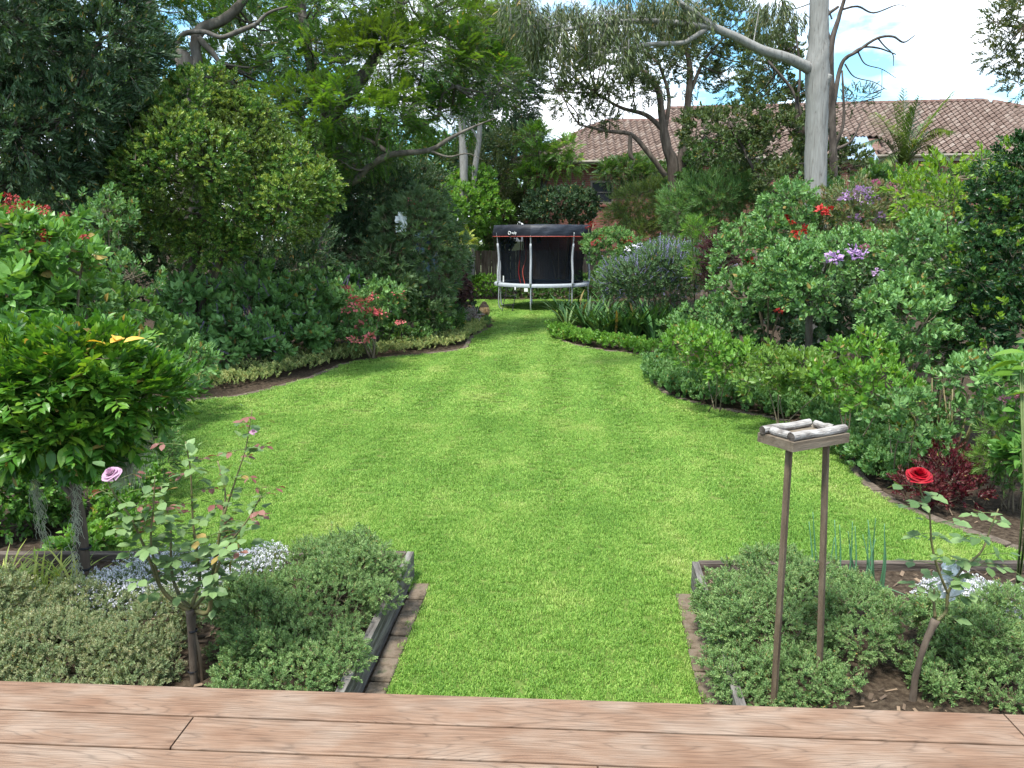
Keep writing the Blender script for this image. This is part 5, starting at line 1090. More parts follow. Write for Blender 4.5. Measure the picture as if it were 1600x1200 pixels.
# palm in front of the roof
pl = empty('palm_tree', gp(1415, 470), 'feathery palm with upright fronds standing before the tiled roof', 'palm'); OB = np.array(pl.location)
PD = OB[1]; c = pt(1410, 262, PD); g = Geo(); g.tube(smooth_path([OB - [0, 0, .05], (OB + c) / 2 + [.05, 0, 0], c], 6), np.linspace(.13, .1, 13), 10, 0, True, .1); g.obj('trunk', M['bark_grey'], pl, True, off=OB)
for tx_, ty_, bow in ((1412, 138, .1), (1436, 150, .15), (1490, 142, .25), (1470, 205, .5), (1365, 175, .4), (1345, 225, .8), (1490, 205, .8), (1395, 160, .2), (1375, 260, 1.1), (1455, 180, .3), (1480, 250, 1.1), (1350, 280, 1.2), (1425, 165, .1), (1385, 200, .5), (1442, 215, .5)):
    e = pt(tx_, ty_, PD + random.uniform(-.9, .5)); L_len = np.linalg.norm(e - c); mid = (c + e) / 2 + [0, 0, bow * .35 * L_len]
    Q = smooth_path([c, mid, e], 8); g = Geo(); g.tube(Q - OB, np.linspace(.022, .004, len(Q)), 4, 1, False)
    tg = np.gradient(Q, axis=0); tg /= np.linalg.norm(tg, axis=1)[:, None]
    for i in range(2, len(Q)):
        for f in (0, .33, .66):
            p = Q[i - 1] * (1 - f) + Q[i] * f; t_ = tg[i]
            for s_ in (-1, 1):
                side = np.cross(t_, [0, 0, 1.]); side /= np.linalg.norm(side) + 1e-6
                d = t_ * .75 + side * s_ * .9 + np.array([0, 0, random.uniform(-.45, .1)]); d /= np.linalg.norm(d)
                l_ = .62 * math.sin(math.pi * min(.95, .12 + .85 * (i / len(Q)))) + .08; n_ = np.cross(d, [0, 0, 1.]); n_ = n_ / (np.linalg.norm(n_) + 1e-6) * .016
                a_ = p - OB; g.add([a_ - n_, a_ + n_, a_ + d * l_ * .6 + n_ - [0, 0, .02], a_ + d * l_ * .6 - n_ - [0, 0, .02], a_ + d * l_ - [0, 0, .09]], [(0, 1, 2), (0, 2, 3), (3, 2, 4)], 0)
    g.obj('frond', [M['palm'], M['green_stem']], pl)
# right border
shrub('rose_bush', 'rose bush with red blooms left of the dark standard rose', 'shrub', [(1180, 400, 12.5, 55, 50), (1230, 380, 12, 55, 50), (1170, 460, 12, 55, 45), (1220, 460, 11.6, 50, 40), (1240, 320, 12, 40, 30)], T_mid, 'salvia', cov=1.6, tw=18, m=10, up=.5, group='roses of the right border')
spots(bpy.data.objects['rose_bush'], 'rose_flower', [blossom(.055, 26, .55) for _ in range(3)], 'red_petal', [(1172, 407, 11.6), (1180, 411, 11.6), (1159, 424, 11.6), (1168, 408, 11.5), (1231, 338, 11.4), (1224, 341, 11.4), (1237, 349, 11.4), (1247, 370, 11.3), (1253, 366, 11.3), (1256, 358, 11.3), (1242, 366, 11.3), (1283, 331, 11.4), (1290, 334, 11.3), (1296, 330, 11.3), (1281, 323, 11.3), (1218, 487, 11), (1223, 345, 11.3)], 1.5)
shrub('standard_rose', 'standard rose with a dark stake and bluish green leaves in the right border', 'rose', [(1290, 420, 10, 60, 45), (1250, 430, 10, 50, 40), (1330, 400, 10, 50, 40), (1265, 465, 9.8, 40, 30)], S(4, .065, .045, 9, .16, spread=1.1), 'salvia', base=gp(1264, 560), cov=1.6, tw=12, m=10, trunk=[[(1264, 562, 10.4, .05), (1264, 500, 10.4, .05), (1265, 460, 10.4, .04)]], bark='bark_dark')
shrub('crepe_myrtle', 'sprawling shrub with mauve flower sprays behind the standard rose', 'shrub', [(1340, 340, 12, 70, 35), (1390, 330, 12, 50, 35), (1420, 380, 11.5, 40, 40), (1290, 350, 12.5, 40, 30)], T_olive, 'bronze', cov=1.3, s=(.6, 1), tw=16, m=10, up=.5)
bpy.data.objects['crepe_myrtle.001'].children[1].data.materials[0] = L_('myrtle_leaf', [(.05, .09, .03), (.09, .14, .05), (.14, .17, .08), (.2, .13, .09)], .3)
spots(bpy.data.objects['crepe_myrtle.001'], 'flower_spray', [blossom(.075, 34, .38) for _ in range(3)], 'mauve_petal', [(1318, 313, 11.4), (1327, 311, 11.3), (1334, 317, 11.3), (1345, 303, 11.5), (1350, 312, 11.4), (1357, 316, 11.3), (1366, 312, 11.3), (1312, 318, 11.4), (1377, 343, 11.2), (1332, 396, 9.2), (1339, 399, 9.2), (1345, 401, 9.2), (1302, 405, 9.2), (1370, 428, 9.4), (1342, 298, 11.6), (1335, 345, 11), (1322, 305, 11.4), (1352, 300, 11.4), (1360, 306, 11.4), (1300, 408, 9.2)], 1.45)
spots(bpy.data.objects['crepe_myrtle.001'], 'pink_flower', [blossom(.05, 24, .45) for _ in range(2)], 'magenta_petal', [(1369, 287, 11.6), (1391, 292, 11.5), (1395, 296, 11.5), (1270, 340, 11), (1352, 388, 9.4), (1390, 397, 9.5)], 1.4)
for (px_, py_, d_, rx_, rz_, lab) in ((1470, 420, 9, 70, 75, 'rounded grey green abutilon bush in the right border'), (1420, 500, 8.6, 60, 70, 'lower grey green bush left of the glossy hedge')):
    shrub('leafy_shrub', lab, 'shrub', [(px_, py_, d_, rx_, rz_), (px_ + 30, py_ + 60, d_ - .2, 55, 60), (px_ - 20, py_ - 20, d_ + .3, 45, 45)], T_midbig, 'salvia', cov=1.8, s=(.5, .85), tw=10, m=14, up=.4)
spots(bpy.data.objects['leafy_shrub.002'], 'white_flower', [blossom(.03, 16, .55)], 'white_petal', [(1502, 350, 8.2), (1434, 375, 8.2), (1472, 484, 8), (1490, 480, 8), (1415, 426, 8.3), (1494, 502, 7.9), (1454, 407, 8.2)])
shrub('glossy_hedge', 'tall glossy dark green hedge with lime young shoots at the right edge', 'hedge', [(1570, 330, 8.6, 65, 75), (1560, 430, 8.4, 65, 70), (1590, 520, 8.2, 60, 65), (1530, 520, 8.4, 50, 60), (1620, 280, 8.6, 60, 60)], T_lilly, 'round_green', cov=2.2, cap=15000, tw=10, m=14, k=.3, s=(.7, 1.1), flowers=[('young_shoots', 'lime', T_lilly, 130, .03)])
bpy.data.objects['glossy_hedge'].children[1].data.materials[0] = L_('hedge_leaf', [(.012, .04, .014), (.022, .06, .02), (.035, .09, .03)], .2, .35)
shrub('lime_climber', 'lime green climbing shrub with arching leafy shoots over the right border', 'climber', [(1440, 305, 10.5, 42, 20), (1500, 275, 10, 40, 16), (1410, 290, 10.8, 22, 12), (1550, 250, 9.5, 45, 14), (1480, 320, 9.8, 40, 20), (1440, 345, 10, 40, 16)], S(4, .085, .04, 11, .24, spread=1.0, droop=.25), 'lime', cov=1.25, tw=22, r0=.01, m=8, up=.5)
shrub('dark_shrub', 'deep shaded shrub behind the standard rose trunk', 'shrub', [(1340, 470, 11, 70, 50), (1310, 520, 11, 60, 40), (1380, 540, 10.5, 50, 40), (1220, 510, 12.5, 60, 35)], T_midbig, 'dark_leaf', cov=2, tw=4, m=12)
shrub('dark_plum', 'thin upright plum coloured shrub on a slim stem', 'shrub', [(1122, 410, 15.5, 22, 38), (1112, 440, 15.5, 14, 22), (1130, 385, 15.5, 10, 16)], T_fine, 'burgundy', cov=1.4, tw=10, m=8, s=(.8, 1.3), up=.9, base=gp(1124, 520), nstem=2)
bpy.data.objects['dark_plum'].children[1].data.materials[0] = L_('plum_leaf', [(.03, .01, .016), (.06, .018, .028), (.1, .035, .045)], .25)
shrub('tall_daisy_plant', 'tall single stemmed plant with a leafy rosette above the blue sage', 'plant', [(1090, 362, 16, 18, 16), (1091, 390, 16, 14, 20), (1090, 420, 16, 10, 30)], T_willow, 'bright_green', cov=1.2, tw=5, m=6, s=(.5, .8), base=gp(1090, 520), nstem=1, up=.9)
shrub('leafy_shrub', 'broad green shrub along the right fence below the brick house wall', 'shrub', [(1330, 330, 15, 70, 50), (1440, 350, 14.5, 80, 60), (1540, 330, 14, 80, 60), (1240, 350, 15.5, 60, 40), (1400, 290, 15, 60, 25)], T_midbig, 'mid_green', cov=1.5, s=(.8, 1.3), tw=10, m=12, up=.6)
shrub('leafy_shrub', 'dense dark shrub low along the right fence', 'shrub', [(1380, 440, 13.5, 110, 60), (1520, 450, 13, 100, 70), (1250, 450, 14.5, 80, 50)], T_midbig, 'dark_leaf', cov=1.5, s=(.9, 1.3), tw=6, m=12)
# perennials on the right
for i, (bl, mt, lab) in enumerate((([(1120, 560, 10, 60, 35), (1080, 545, 11, 45, 30), (1160, 580, 9.6, 50, 30)], 'bright_green', 'bright mid height perennials right of the lawn corner'), ([(1220, 580, 9, 60, 35), (1270, 590, 8.6, 50, 35), (1190, 600, 8.9, 40, 25)], 'vine_light', 'yellow green leafy perennials in front of the standard rose'),
        ([(1340, 570, 8, 50, 40), (1370, 610, 7.4, 55, 40), (1310, 600, 8, 40, 30)], 'bright_green', 'leafy perennials below the grey green bush'), ([(1110, 500, 13, 45, 30), (1140, 520, 12, 45, 30), (1060, 515, 13.5, 25, 18)], 'salvia', 'soft grey green perennials beside the plum shrub'))):
    shrub('perennial_plant', lab, 'plant', bl, T_stalk, mt, cov=1.5, s=(.6, 1.0), tw=14, r0=.006, m=12, up=.8, group='perennials of the right border')
def strip(name, label, pts_, tp, mat, hw=.25, dens=60, s=(.8, 1.2), zh=.1, cat='ground cover', extra=None, flowers=None, hump=.12):
    """a low band of plants along a line of (px, py, width m)"""
    P0_ = np.array([gp(a, b) for a, b, w in pts_]); W_ = np.array([w for a, b, w in pts_]); c0 = P0_[0].copy(); root = empty(name, c0, label, cat)
    sg = np.concatenate([[0], np.cumsum(np.linalg.norm(np.diff(P0_, axis=0), axis=1))]); n = int(sg[-1] * dens * 2 * hw)
    u = rng.random(n) * sg[-1]; x, y, w = (np.interp(u, sg, q) for q in (P0_[:, 0], P0_[:, 1], W_))
    x += rng.uniform(-1, 1, n) * w * .5; y += rng.uniform(-1, 1, n) * w * .5
    hm = np.abs(np.sin(x * 4.1 + np.sin(y * 2.3) * 2) * np.cos(y * 3.7)) * hump
    z = rng.random(n) ** .7 * (zh + hm) * .9 + .01
    P = np.stack([x, y, z], 1); D = np.stack([rng.normal(size=n) * .5, rng.normal(size=n) * .5, np.full(n, .8)], 1); D /= np.linalg.norm(D, axis=1)[:, None]
    scatter('foliage', root, tp, P, aim(D, 1.5), rng.uniform(*s, n), [M[mat], M['green_stem']] + ([M[e] for e in extra] if extra else []), off=c0); return root
strip('pale_ground_cover', 'pale variegated ground cover edging the left border', [(295, 612, .6), (370, 598, .75), (440, 581, .8), (510, 563, .8), (580, 553, .75), (650, 545, .7), (705, 538, .6), (722, 526, .5), (750, 514, .4)], T_edge, 'pale_edge', .3, 520, (.8, 1.5), .12)
strip('flower_edging', 'green ground cover at the tip of the left border in front of the carved head', [(690, 522, .5), (720, 516, .6), (745, 508, .5), (760, 512, .3)], T_edge, 'mint', .3, 300, (1, 1.5), .12)
strip('low_edging_plants', 'fresh green low plants edging the lawn below the clivia', [(872, 522, .5), (880, 529, .55), (910, 536, .6), (950, 543, .6), (990, 548, .6), (1012, 556, .6)], T_mint, 'bright_green', .3, 330, (1, 1.6), .16)
strip('mint_edging', 'grey green leafy band edging the right lawn from the corner on', [(1040, 575, .6), (1030, 592, .55), (1050, 610, .6), (1100, 625, .6), (1150, 634, .6), (1210, 645, .6), (1260, 655, .6)], T_mint, 'mint', .3, 520, (.9, 1.4), .22)
strip('mint_edging', 'grey green mounds of catmint beside the feeder tray at the right lawn edge', [(1290, 672, .6), (1330, 690, .62), (1350, 720, .62), (1375, 745, .5), (1400, 757, .45)], T_mint, 'mint', .3, 900, (.8, 1.3), .26)
strip('leafy_edging', 'mid green leafy plants behind the catmint band', [(1080, 600, .7), (1150, 612, .7), (1230, 628, .7), (1300, 645, .7), (1370, 680, .7), (1420, 710, .5)], T_mint, 'vine_light', .3, 300, (1, 1.6), .3)
for i, (x_, y_) in enumerate(((1015, 528), (1028, 526), (1040, 530), (1058, 534))): pass
fl = shrub('pink_bedding_plant', 'low plant with crimson pink blooms at the end of the clivia clump', 'plant', [(1060, 530, 16.5, 16, 8)], T_edge, 'mint', cov=1.5, tw=0, m=5)[0]
spots(fl, 'flower_cluster', [blossom(.07, 24, .45)], 'crimson_petal', [(1050, 526, 16), (1057, 523, 16), (1064, 527, 16), (1070, 520, 16)])
shrub('dark_leaved_plant', 'dark broad leaved plants filling the ground below the glossy hedge', 'plant', [(1520, 600, 7, 60, 40), (1590, 620, 7.0, 50, 50), (1605, 740, 6.4, 40, 45), (1560, 660, 7.0, 40, 30)], T_midbig, 'salvia', cov=1.6, s=(.5, .8), tw=6, r0=.006, m=10, up=.6)
shrub('leafy_plant', 'loose green plant in the gap between the catmint mounds and the cut stalks', 'plant', [(1420, 640, 6.8, 45, 30), (1440, 690, 6.8, 35, 25), (1380, 650, 7.2, 30, 22)], T_stalk, 'mint', cov=1.4, s=(.5, .8), tw=6, r0=.005, m=10, up=.7)
# cut stalks, dark red iresine, dahlia
sk = empty('cut_stalk_plant', gp(1470, 705), 'clump of cut back tall stalks with leaves at the right', 'plant'); O = np.array(sk.location); g = Geo(); tips = []
for i in range(30):
    b0 = O + [random.uniform(-.22, .22), random.uniform(-.2, .2), 0]; tp_ = b0 + [(b0[0] - O[0]) * 1.3 + random.uniform(-.1, .1), random.uniform(-.15, .15), random.uniform(.45, .85)]
    g.tube([b0, (b0 + tp_) / 2 + rng.normal(size=3) * .01, tp_], [.011, .009, .008], 6, 0); tips.append((b0, tp_))
g.obj('stalks', M['cane'], sk, True, off=O)['kind'] = 'stuff'
P = np.array([b0 + (t_ - b0) * random.uniform(.3, 1) for b0, t_ in tips for _ in range(6)]); D = rng.normal(size=P.shape); D[:, 2] = .4; D /= np.linalg.norm(D, axis=1)[:, None]
scatter('leaves', sk, S(4, .07, .035, 4, .06, spread=1.0), P, aim(D), rng.uniform(.6, 1.2, len(P)), [M['mint'], M['green_stem']], off=O)
shrub('dark_red_plant', 'low dark burgundy leaved plant between edging bricks and the cut stalks', 'plant', [(1470, 760, 6.45, 50, 28), (1440, 768, 6.4, 35, 18), (1510, 768, 6.4, 32, 22), (1480, 730, 6.6, 35, 25)], S(5, .035, .015, 12, .1, spread=1.0, sw=.002), 'burgundy', cov=1.3, tw=8, r0=.004, m=10, up=.7)
dh = shrub('dahlia', 'large leaved dahlia with pink pompom blooms at the right edge', 'plant', [(1605, 640, 6.3, 40, 60), (1620, 720, 6.2, 45, 50), (1590, 590, 6.4, 25, 30)], T_broad, 'round_green', cov=1.4, tw=6, r0=.005, m=8, s=(.5, .9), up=.5)[0]
spots(dh, 'pompom_flower', [blossom(.042, 60, .5)], 'magenta_petal', [(1568, 625, 6.0), (1597, 620, 6.0)], 1.3)
wl = shrub('willowy_plant', 'narrow leaved yellowing plant beside the dark red one', 'plant', [(1555, 730, 6.4, 30, 40), (1570, 690, 6.4, 25, 25)], T_willow, 'vine_light', cov=1.2, s=(.3, .5), tw=5, r0=.004, m=6, up=.4)[0]
# upper right light-leaved plant at the border
cal = empty('broad_leaved_plant', pt(1600, 640, 4.3) * [1, 1, 0], 'few large light green leaves poking in at the right edge', 'plant'); O = np.array(cal.location); g = Geo()
lm = [mesh_np('leaf', *leaf(.17, .10, 4, .18, .3)[:2], [M['lime']]) for _ in range(2)]
for px_, py_, a_ in ((1580, 545, 2.7), (1575, 560, 2.4), (1595, 568, 3.3), (1572, 578, 3.0), (1598, 590, 2.6), (1600, 530, 2.2), (1590, 610, 2.9)):
    q = pt(px_ + 22, py_ + 6, 4.3); g.tube([O + [.1, 0, 0], (O + q) / 2 + [.08, 0, .1], q], .005, 5); link('leaf', random.choice(lm), cal, q - O, (random.uniform(-.4, .4), random.uniform(-.3, .4), a_), [random.uniform(.7, 1.1)] * 3)
g.obj('stems', M['green_stem'], cal, True, off=O)
# left border near
ir = shrub('red_flowered_shrub', 'large leaved bright green shrub with small red flower heads at the left edge', 'shrub', [(40, 400, 7.6, 75, 70), (90, 420, 7.6, 55, 60), (30, 480, 7.2, 70, 60), (-30, 400, 7.4, 70, 90), (100, 370, 8, 35, 30)], T_broad, 'round_green', cov=1.7, s=(.6, 1.0), tw=6, m=12, up=.5)[0]
spots(ir, 'flower_head', [blossom(.05, 30, .45) for _ in range(2)], 'crimson_petal', [(14, 320, 7), (22, 311, 7), (10, 308, 7), (20, 330, 6.9), (26, 325, 6.9), (43, 322, 6.9), (67, 326, 6.9), (71, 330, 6.9), (100, 337, 7.2), (98, 349, 7.2), (97, 356, 7.2), (108, 350, 7.2), (67, 364, 6.8), (118, 371, 7.1), (133, 373, 7.2), (41, 393, 6.7), (73, 375, 6.7)])
ir2 = shrub('leafy_shrub', 'heart leaved bright green shrub below the red flowered one', 'shrub', [(120, 470, 8.6, 60, 50), (180, 490, 9, 55, 50), (220, 530, 9.3, 50, 45), (110, 520, 8.2, 60, 50), (60, 540, 7.4, 70, 40)], T_salvia, 'round_green', cov=1.8, s=(.7, 1.1), tw=6, m=12, up=.5)[0]
ir2.children[1].data.materials[0] = L_('heart_leaf', [(.04, .10, .025), (.065, .145, .035), (.1, .19, .055)], .3)
shrub('twiggy_shrub', 'tall wispy shrub with sparse light leaves left of the round tree', 'shrub', [(140, 380, 10.5, 35, 70), (185, 370, 10.5, 30, 60), (205, 440, 10, 35, 45), (160, 330, 10.5, 25, 30)], T_mid, 'mint', cov=.7, tw=26, r0=.008, m=8, up=.9, s=(.7, 1.1))
shrub('hydrangea', 'leafy green shrub at the left lawn edge behind the small weeping tree', 'shrub', [(290, 570, 10, 45, 40), (250, 590, 9.5, 40, 35)], T_mid, 'salvia', cov=1.8, tw=4, m=8)
strapplant('spear_lilies', 'thin upright strap leaves at the foot of the sage', 'plant', [(345, 590), (380, 585), (480, 560), (500, 558), (515, 556)], [straps(9, .4, .02, .5, .4, .02) for _ in range(3)], 'bright_green', (.8, 1.2), .1, 1)
strapplant('spear_lilies', 'strap leaves standing below the begonia flowers', 'plant', [(570, 545), (585, 547), (615, 544), (630, 542), (550, 549)], [straps(9, .5, .03, .5, .4, .02) for _ in range(3)], 'bright_green', (.8, 1.3), .12, 1)
# near left hedge
shrub('round_leaved_shrub', 'dense glossy shrub under the small weeping tree', 'shrub', [(40, 800, 5.9, 70, 75), (120, 760, 6.2, 60, 60), (-20, 760, 5.8, 70, 80), (60, 700, 6.2, 80, 50)], T_mid, 'round_green', cov=2.2, s=(.55, .85), tw=6, m=12, k=.3)
shrub('round_leaved_shrub', 'light green round leaved shrub at the left rim of the lawn', 'shrub', [(190, 810, 5.9, 45, 55), (160, 850, 5.6, 45, 30), (215, 760, 6.2, 25, 40), (110, 870, 5.3, 60, 35)], T_round, 'bright_green', cov=1.9, s=(.55, .8), tw=5, m=10, k=.3)
shrub('variegated_shrub', 'pale grey green shrub behind the pale rose', 'shrub', [(240, 720, 6.7, 40, 55), (215, 680, 6.9, 30, 40)], T_fine, 'mint', cov=1.6, s=(.6, .9), tw=8, r0=.006, m=8)
bz = .13
st_ = strapplant('strap_leaved_plant', 'yellow green strappy plant in the left raised bed below the small tree', 'plant', [(60, 945), (30, 935), (95, 945), (5, 950)], [straps(26, .42, .016, 1.1, .8, .05) for _ in range(3)], 'strap_yellow', (.8, 1.1), .12, 3)
gy = empty('ginger_plant', pt(40, 600, 6.4) * [1, 1, 0], 'spiky broad bladed leaves above the weeping tree at the left edge', 'plant'); O = np.array(gy.location)
lm2 = mesh_np('leaf', *leaf(.42, .07, 5, .15, .25)[:2], [M['bright_green']]); q = pt(45, 500, 6.2); g = Geo(); g.tube([O, (O + q) / 2, q], .015, 6); g.obj('stem', M['green_stem'], gy, True, off=O)
for a_, e_ in ((0, .15), (.5, -.2), (-.5, .3), (2.9, .1), (2.4, .35), (3.5, .0), (1.4, -.5), (4.5, -.1), (5.2, .4), (.9, .1), (3.9, -.4)): link('leaf', lm2, gy, q - O + rng.normal(size=3) * .02, (random.uniform(-.5, .5), -e_, a_), [random.uniform(.7, 1)] * 3)
# ---- raised beds: mounds of teucrium, alyssum
def mound(label, blobs, mat, base, cov=2.0, cap=16000, tw=40):
    return shrub('teucrium_bush', label, 'shrub', blobs, T_teu, mat, base=base, cov=cov, cap=cap, s=(.75, 1.35), tw=tw, r0=.004, m=30, k=.2, up=.45, jit=.5, nstem=8)
mound('clipped grey green teucrium mound in the left raised bed beside the path', [(500, 945, 4.1, 125, 75), (430, 1000, 3.75, 110, 60), (565, 900, 4.4, 75, 45), (530, 868, 4.65, 80, 32), (455, 1050, 3.5, 100, 45), (385, 950, 3.9, 60, 50), (370, 1065, 3.45, 45, 35), (530, 1030, 3.65, 50, 50)], 'teucrium', gp(480, 1010, bz))
mound('low feathery pale green bush along the deck in the left raised bed', [(80, 1010, 3.7, 130, 60), (200, 1020, 3.65, 90, 60), (100, 1055, 3.5, 120, 35), (-10, 1050, 3.5, 60, 40), (215, 1055, 3.5, 60, 30), (250, 970, 3.9, 70, 45), (-20, 960, 3.9, 80, 70), (120, 955, 4.1, 100, 40)], 'teucrium_pale', gp(130, 1040, bz))
mound('clipped grey green teucrium mound in the right raised bed beside the path', [(1200, 985, 3.85, 105, 75), (1150, 950, 4.15, 62, 60), (1280, 930, 4.1, 95, 50), (1210, 895, 4.45, 85, 30), (1340, 960, 3.8, 70, 45), (1250, 1060, 3.45, 100, 38), (1150, 1050, 3.55, 55, 38), (1345, 1000, 3.65, 60, 38), (1180, 1085, 3.4, 70, 25)], 'teucrium', gp(1220, 1030, bz))
mound('lower grey green bush behind the red rose in the right raised bed', [(1540, 1010, 3.6, 90, 60), (1480, 980, 3.8, 60, 45), (1590, 960, 3.8, 60, 50), (1450, 1060, 3.45, 28, 30), (1560, 1070, 3.4, 80, 35)], 'teucrium', gp(1530, 1040, bz))
def alys(label, blobs, base):
    shrub('alyssum', label, 'flower', blobs, T_alys, 'alyssum', base=base, cov=3.0, cap=3000, tw=0, m=10, up=1.2, s=(.8, 1.2), extra=['white_petal'], nstem=3, r0=.003)
alys('cushion of tiny white alyssum flowers behind the pale rose', [(260, 905, 4.55, 90, 18), (350, 900, 4.6, 70, 18), (180, 935, 4.3, 70, 20), (300, 930, 4.3, 60, 20), (420, 890, 4.7, 30, 12)], gp(290, 930, bz))
alys('drift of white alyssum flowers at the right end of the raised bed', [(1520, 945, 4.3, 60, 12), (1590, 965, 4.1, 50, 18), (1480, 945, 4.3, 30, 8)], gp(1540, 960, bz))
# onions
on = empty('onion_plant', gp(1325, 925, bz), 'clump of upright blue green onion leaves at the back of the right bed', 'plant'); O = np.array(on.location)
for px_, y0, y1, dx in ((1282, 905, 800, -12), (1300, 905, 812, 4), (1310, 910, 820, 2), (1318, 908, 815, 14), (1325, 912, 850, 2), (1333, 915, 822, 3), (1345, 915, 830, -20), (1352, 905, 812, 4), (1357, 908, 825, 0), (1366, 905, 810, 2), (1370, 915, 818, 12), (1378, 905, 830, 4), (1270, 905, 815, -6), (1292, 900, 840, 12), (1340, 912, 842, 28), (1362, 916, 835, -14)):
    a, b_ = pt(px_, y0 + 25, 4.4 + random.uniform(-.06, .06)), pt(px_ + dx, y1, 4.4); a[2] = bz
    Geo().tube(smooth_path([a, (a + b_) / 2 + rng.normal(size=3) * .012, b_], 5), np.linspace(.0085, .002, 11), 6).obj('leaf', M['onion'], on, True, off=O)
for a, b_ in (((1372, 913), (1428, 935)), ((1370, 915), (1412, 955))):
    Geo().tube([gp(*a, .16), gp(*b_, .15)], [.005, .002], 6).obj('leaf', M['onion'], on, True, off=O)
# ================================================================== foreground roses and small tree
def rose(name, label, base, trunk, canes, lm, lm_red, nleaf, leafL, redfrac, extra=60):
    root = empty(name, base, label, 'rose'); O = np.array(base); g = Geo()
    Q = limb(g, trunk, 0, 10, .2); g.obj('trunk', M['bark_brown'], root, True, off=O)
    lf = [mesh_np('leaf', *leaf(leafL, leafL * .72, 2, .12, .15, .5)[:2], [M[lm]], rnd=np.full(len(leaf(1, 1, 2)[1]), random.random())) for _ in range(6)]
    lr = [mesh_np('leaf', *leaf(leafL, leafL * .6, 2, .2, .2, .5)[:2], [M[lm_red]], rnd=np.full(len(leaf(1, 1, 2)[1]), random.random())) for _ in range(3)]
    cnt = 0; more = []
    for ci, cn in enumerate(canes):
        g = Geo(); q = limb(g, cn, 0, 7, .15)
        s = np.concatenate([[0], np.cumsum(np.linalg.norm(np.diff(q[:, :3], axis=0), axis=1))]); L = s[-1]; k = max(2, int(nleaf * L))
        for i in range(k):
            u = L * (.18 + .82 * (i + random.random() * .6) / k); p = np.array([np.interp(u, s, q[:, j]) for j in range(3)])
            az = i * 2.4 + random.uniform(-.5, .5); el = random.uniform(-.1, .5); pet = random.uniform(.05, .09); d = np.array([math.cos(az) * math.cos(el), math.sin(az) * math.cos(el), math.sin(el)])
            tip = p + d * pet * 1.5 - [0, 0, .012]; g.tube([p, p + d * pet * .8, tip], [.0018, .0014, .001], 4, 1)
            red = random.random() < redfrac * (u / L) ** 2 * 2
            for (t_, sd_) in ((1, 0), (.85, 1), (.85, -1), (.5, 1), (.5, -1))[:random.choice((3, 5, 5))]:
                if cnt >= 290: break
                pp = p + (tip - p) * t_; m_ = random.choice(lr if red else lf); cnt += 1
                link('leaf', m_, root, pp - O, (random.uniform(-.5, .5), random.uniform(-.3, .35), az + sd_ * random.uniform(.9, 1.3)), [random.uniform(.75, 1.15) * (.7 if red else 1)] * 3)
        g.obj('cane', [M['cane'], M['green_stem']], root, True, off=O)
        for _ in range(int(extra * L)):
            u = L * random.uniform(.15, 1); more.append(np.array([np.interp(u, s, q[:, j]) for j in range(3)]) + rng.normal(size=3) * .028)
    Pm = np.array(more); Dm = rng.normal(size=Pm.shape) * [1, 1, .35]; Dm /= np.linalg.norm(Dm, axis=1)[:, None]
    scatter('leaves', root, [(lambda g: (put(g, leaf(leafL, leafL * .72, 2, .15, .2, .5), (.02, 0, 0), (0, 0, 0)), g.get())[1])(Geo()) for _ in range(3)], Pm, aim(Dm, .5), rng.uniform(.6, 1.1, len(Pm)), [M[lm], M['green_stem']], off=O)
    return root
D1 = 3.5
pr = rose('standard_rose', 'standard rose with dusty green leaves and a lilac bloom in the left raised bed', gp(303, 1085, .1), [(305, 1085, D1, .02), (302, 1040, D1, .019), (299, 990, D1, .019), (298, 952, D1, .026)],
    [[(297, 955, D1, .012), (272, 940, 3.48, .011), (250, 915, 3.46, .009), (232, 870, 3.44, .007), (205, 810, 3.42, .005), (180, 775, 3.4, .004), (166, 745, 3.38, .003)], [(298, 950, D1, .011), (280, 930, 3.55, .009), (268, 890, 3.6, .007), (266, 820, 3.62, .005), (252, 760, 3.62, .003)],
     [(300, 948, D1, .010), (312, 900, 3.56, .008), (302, 820, 3.6, .006), (298, 740, 3.6, .004), (290, 690, 3.58, .003)], [(303, 950, D1, .010), (322, 925, 3.5, .009), (336, 880, 3.5, .008), (346, 820, 3.5, .006), (368, 750, 3.5, .004), (384, 700, 3.5, .003), (394, 640, 3.5, .002)],
     [(306, 955, D1, .012), (326, 955, 3.46, .011), (333, 910, 3.44, .009), (352, 860, 3.42, .006), (385, 815, 3.4, .004), (408, 775, 3.38, .003)], [(250, 915, 3.46, .006), (236, 850, 3.4, .005), (240, 790, 3.36, .004), (242, 745, 3.34, .002)], [(346, 820, 3.5, .005), (352, 770, 3.55, .004), (340, 720, 3.6, .003)]],
    'rose_leaf', 'rose_red_leaf', 16, .066, .5)
O = np.array(pr.location)
for z_ in (985, 1048): q = pt(301, z_, D1) - O; Geo().lathe([(.021, -.006), (.024, 0), (.021, .006)], q, 10).obj('tie', M['mat_black'], pr)
g = Geo(); limb(g, [(318, 1085, 3.52, .012), (312, 1030, 3.52, .011), (303, 985, 3.51, .009)], 0, 8); g.obj('stake', M['stake'], pr, True, off=O)
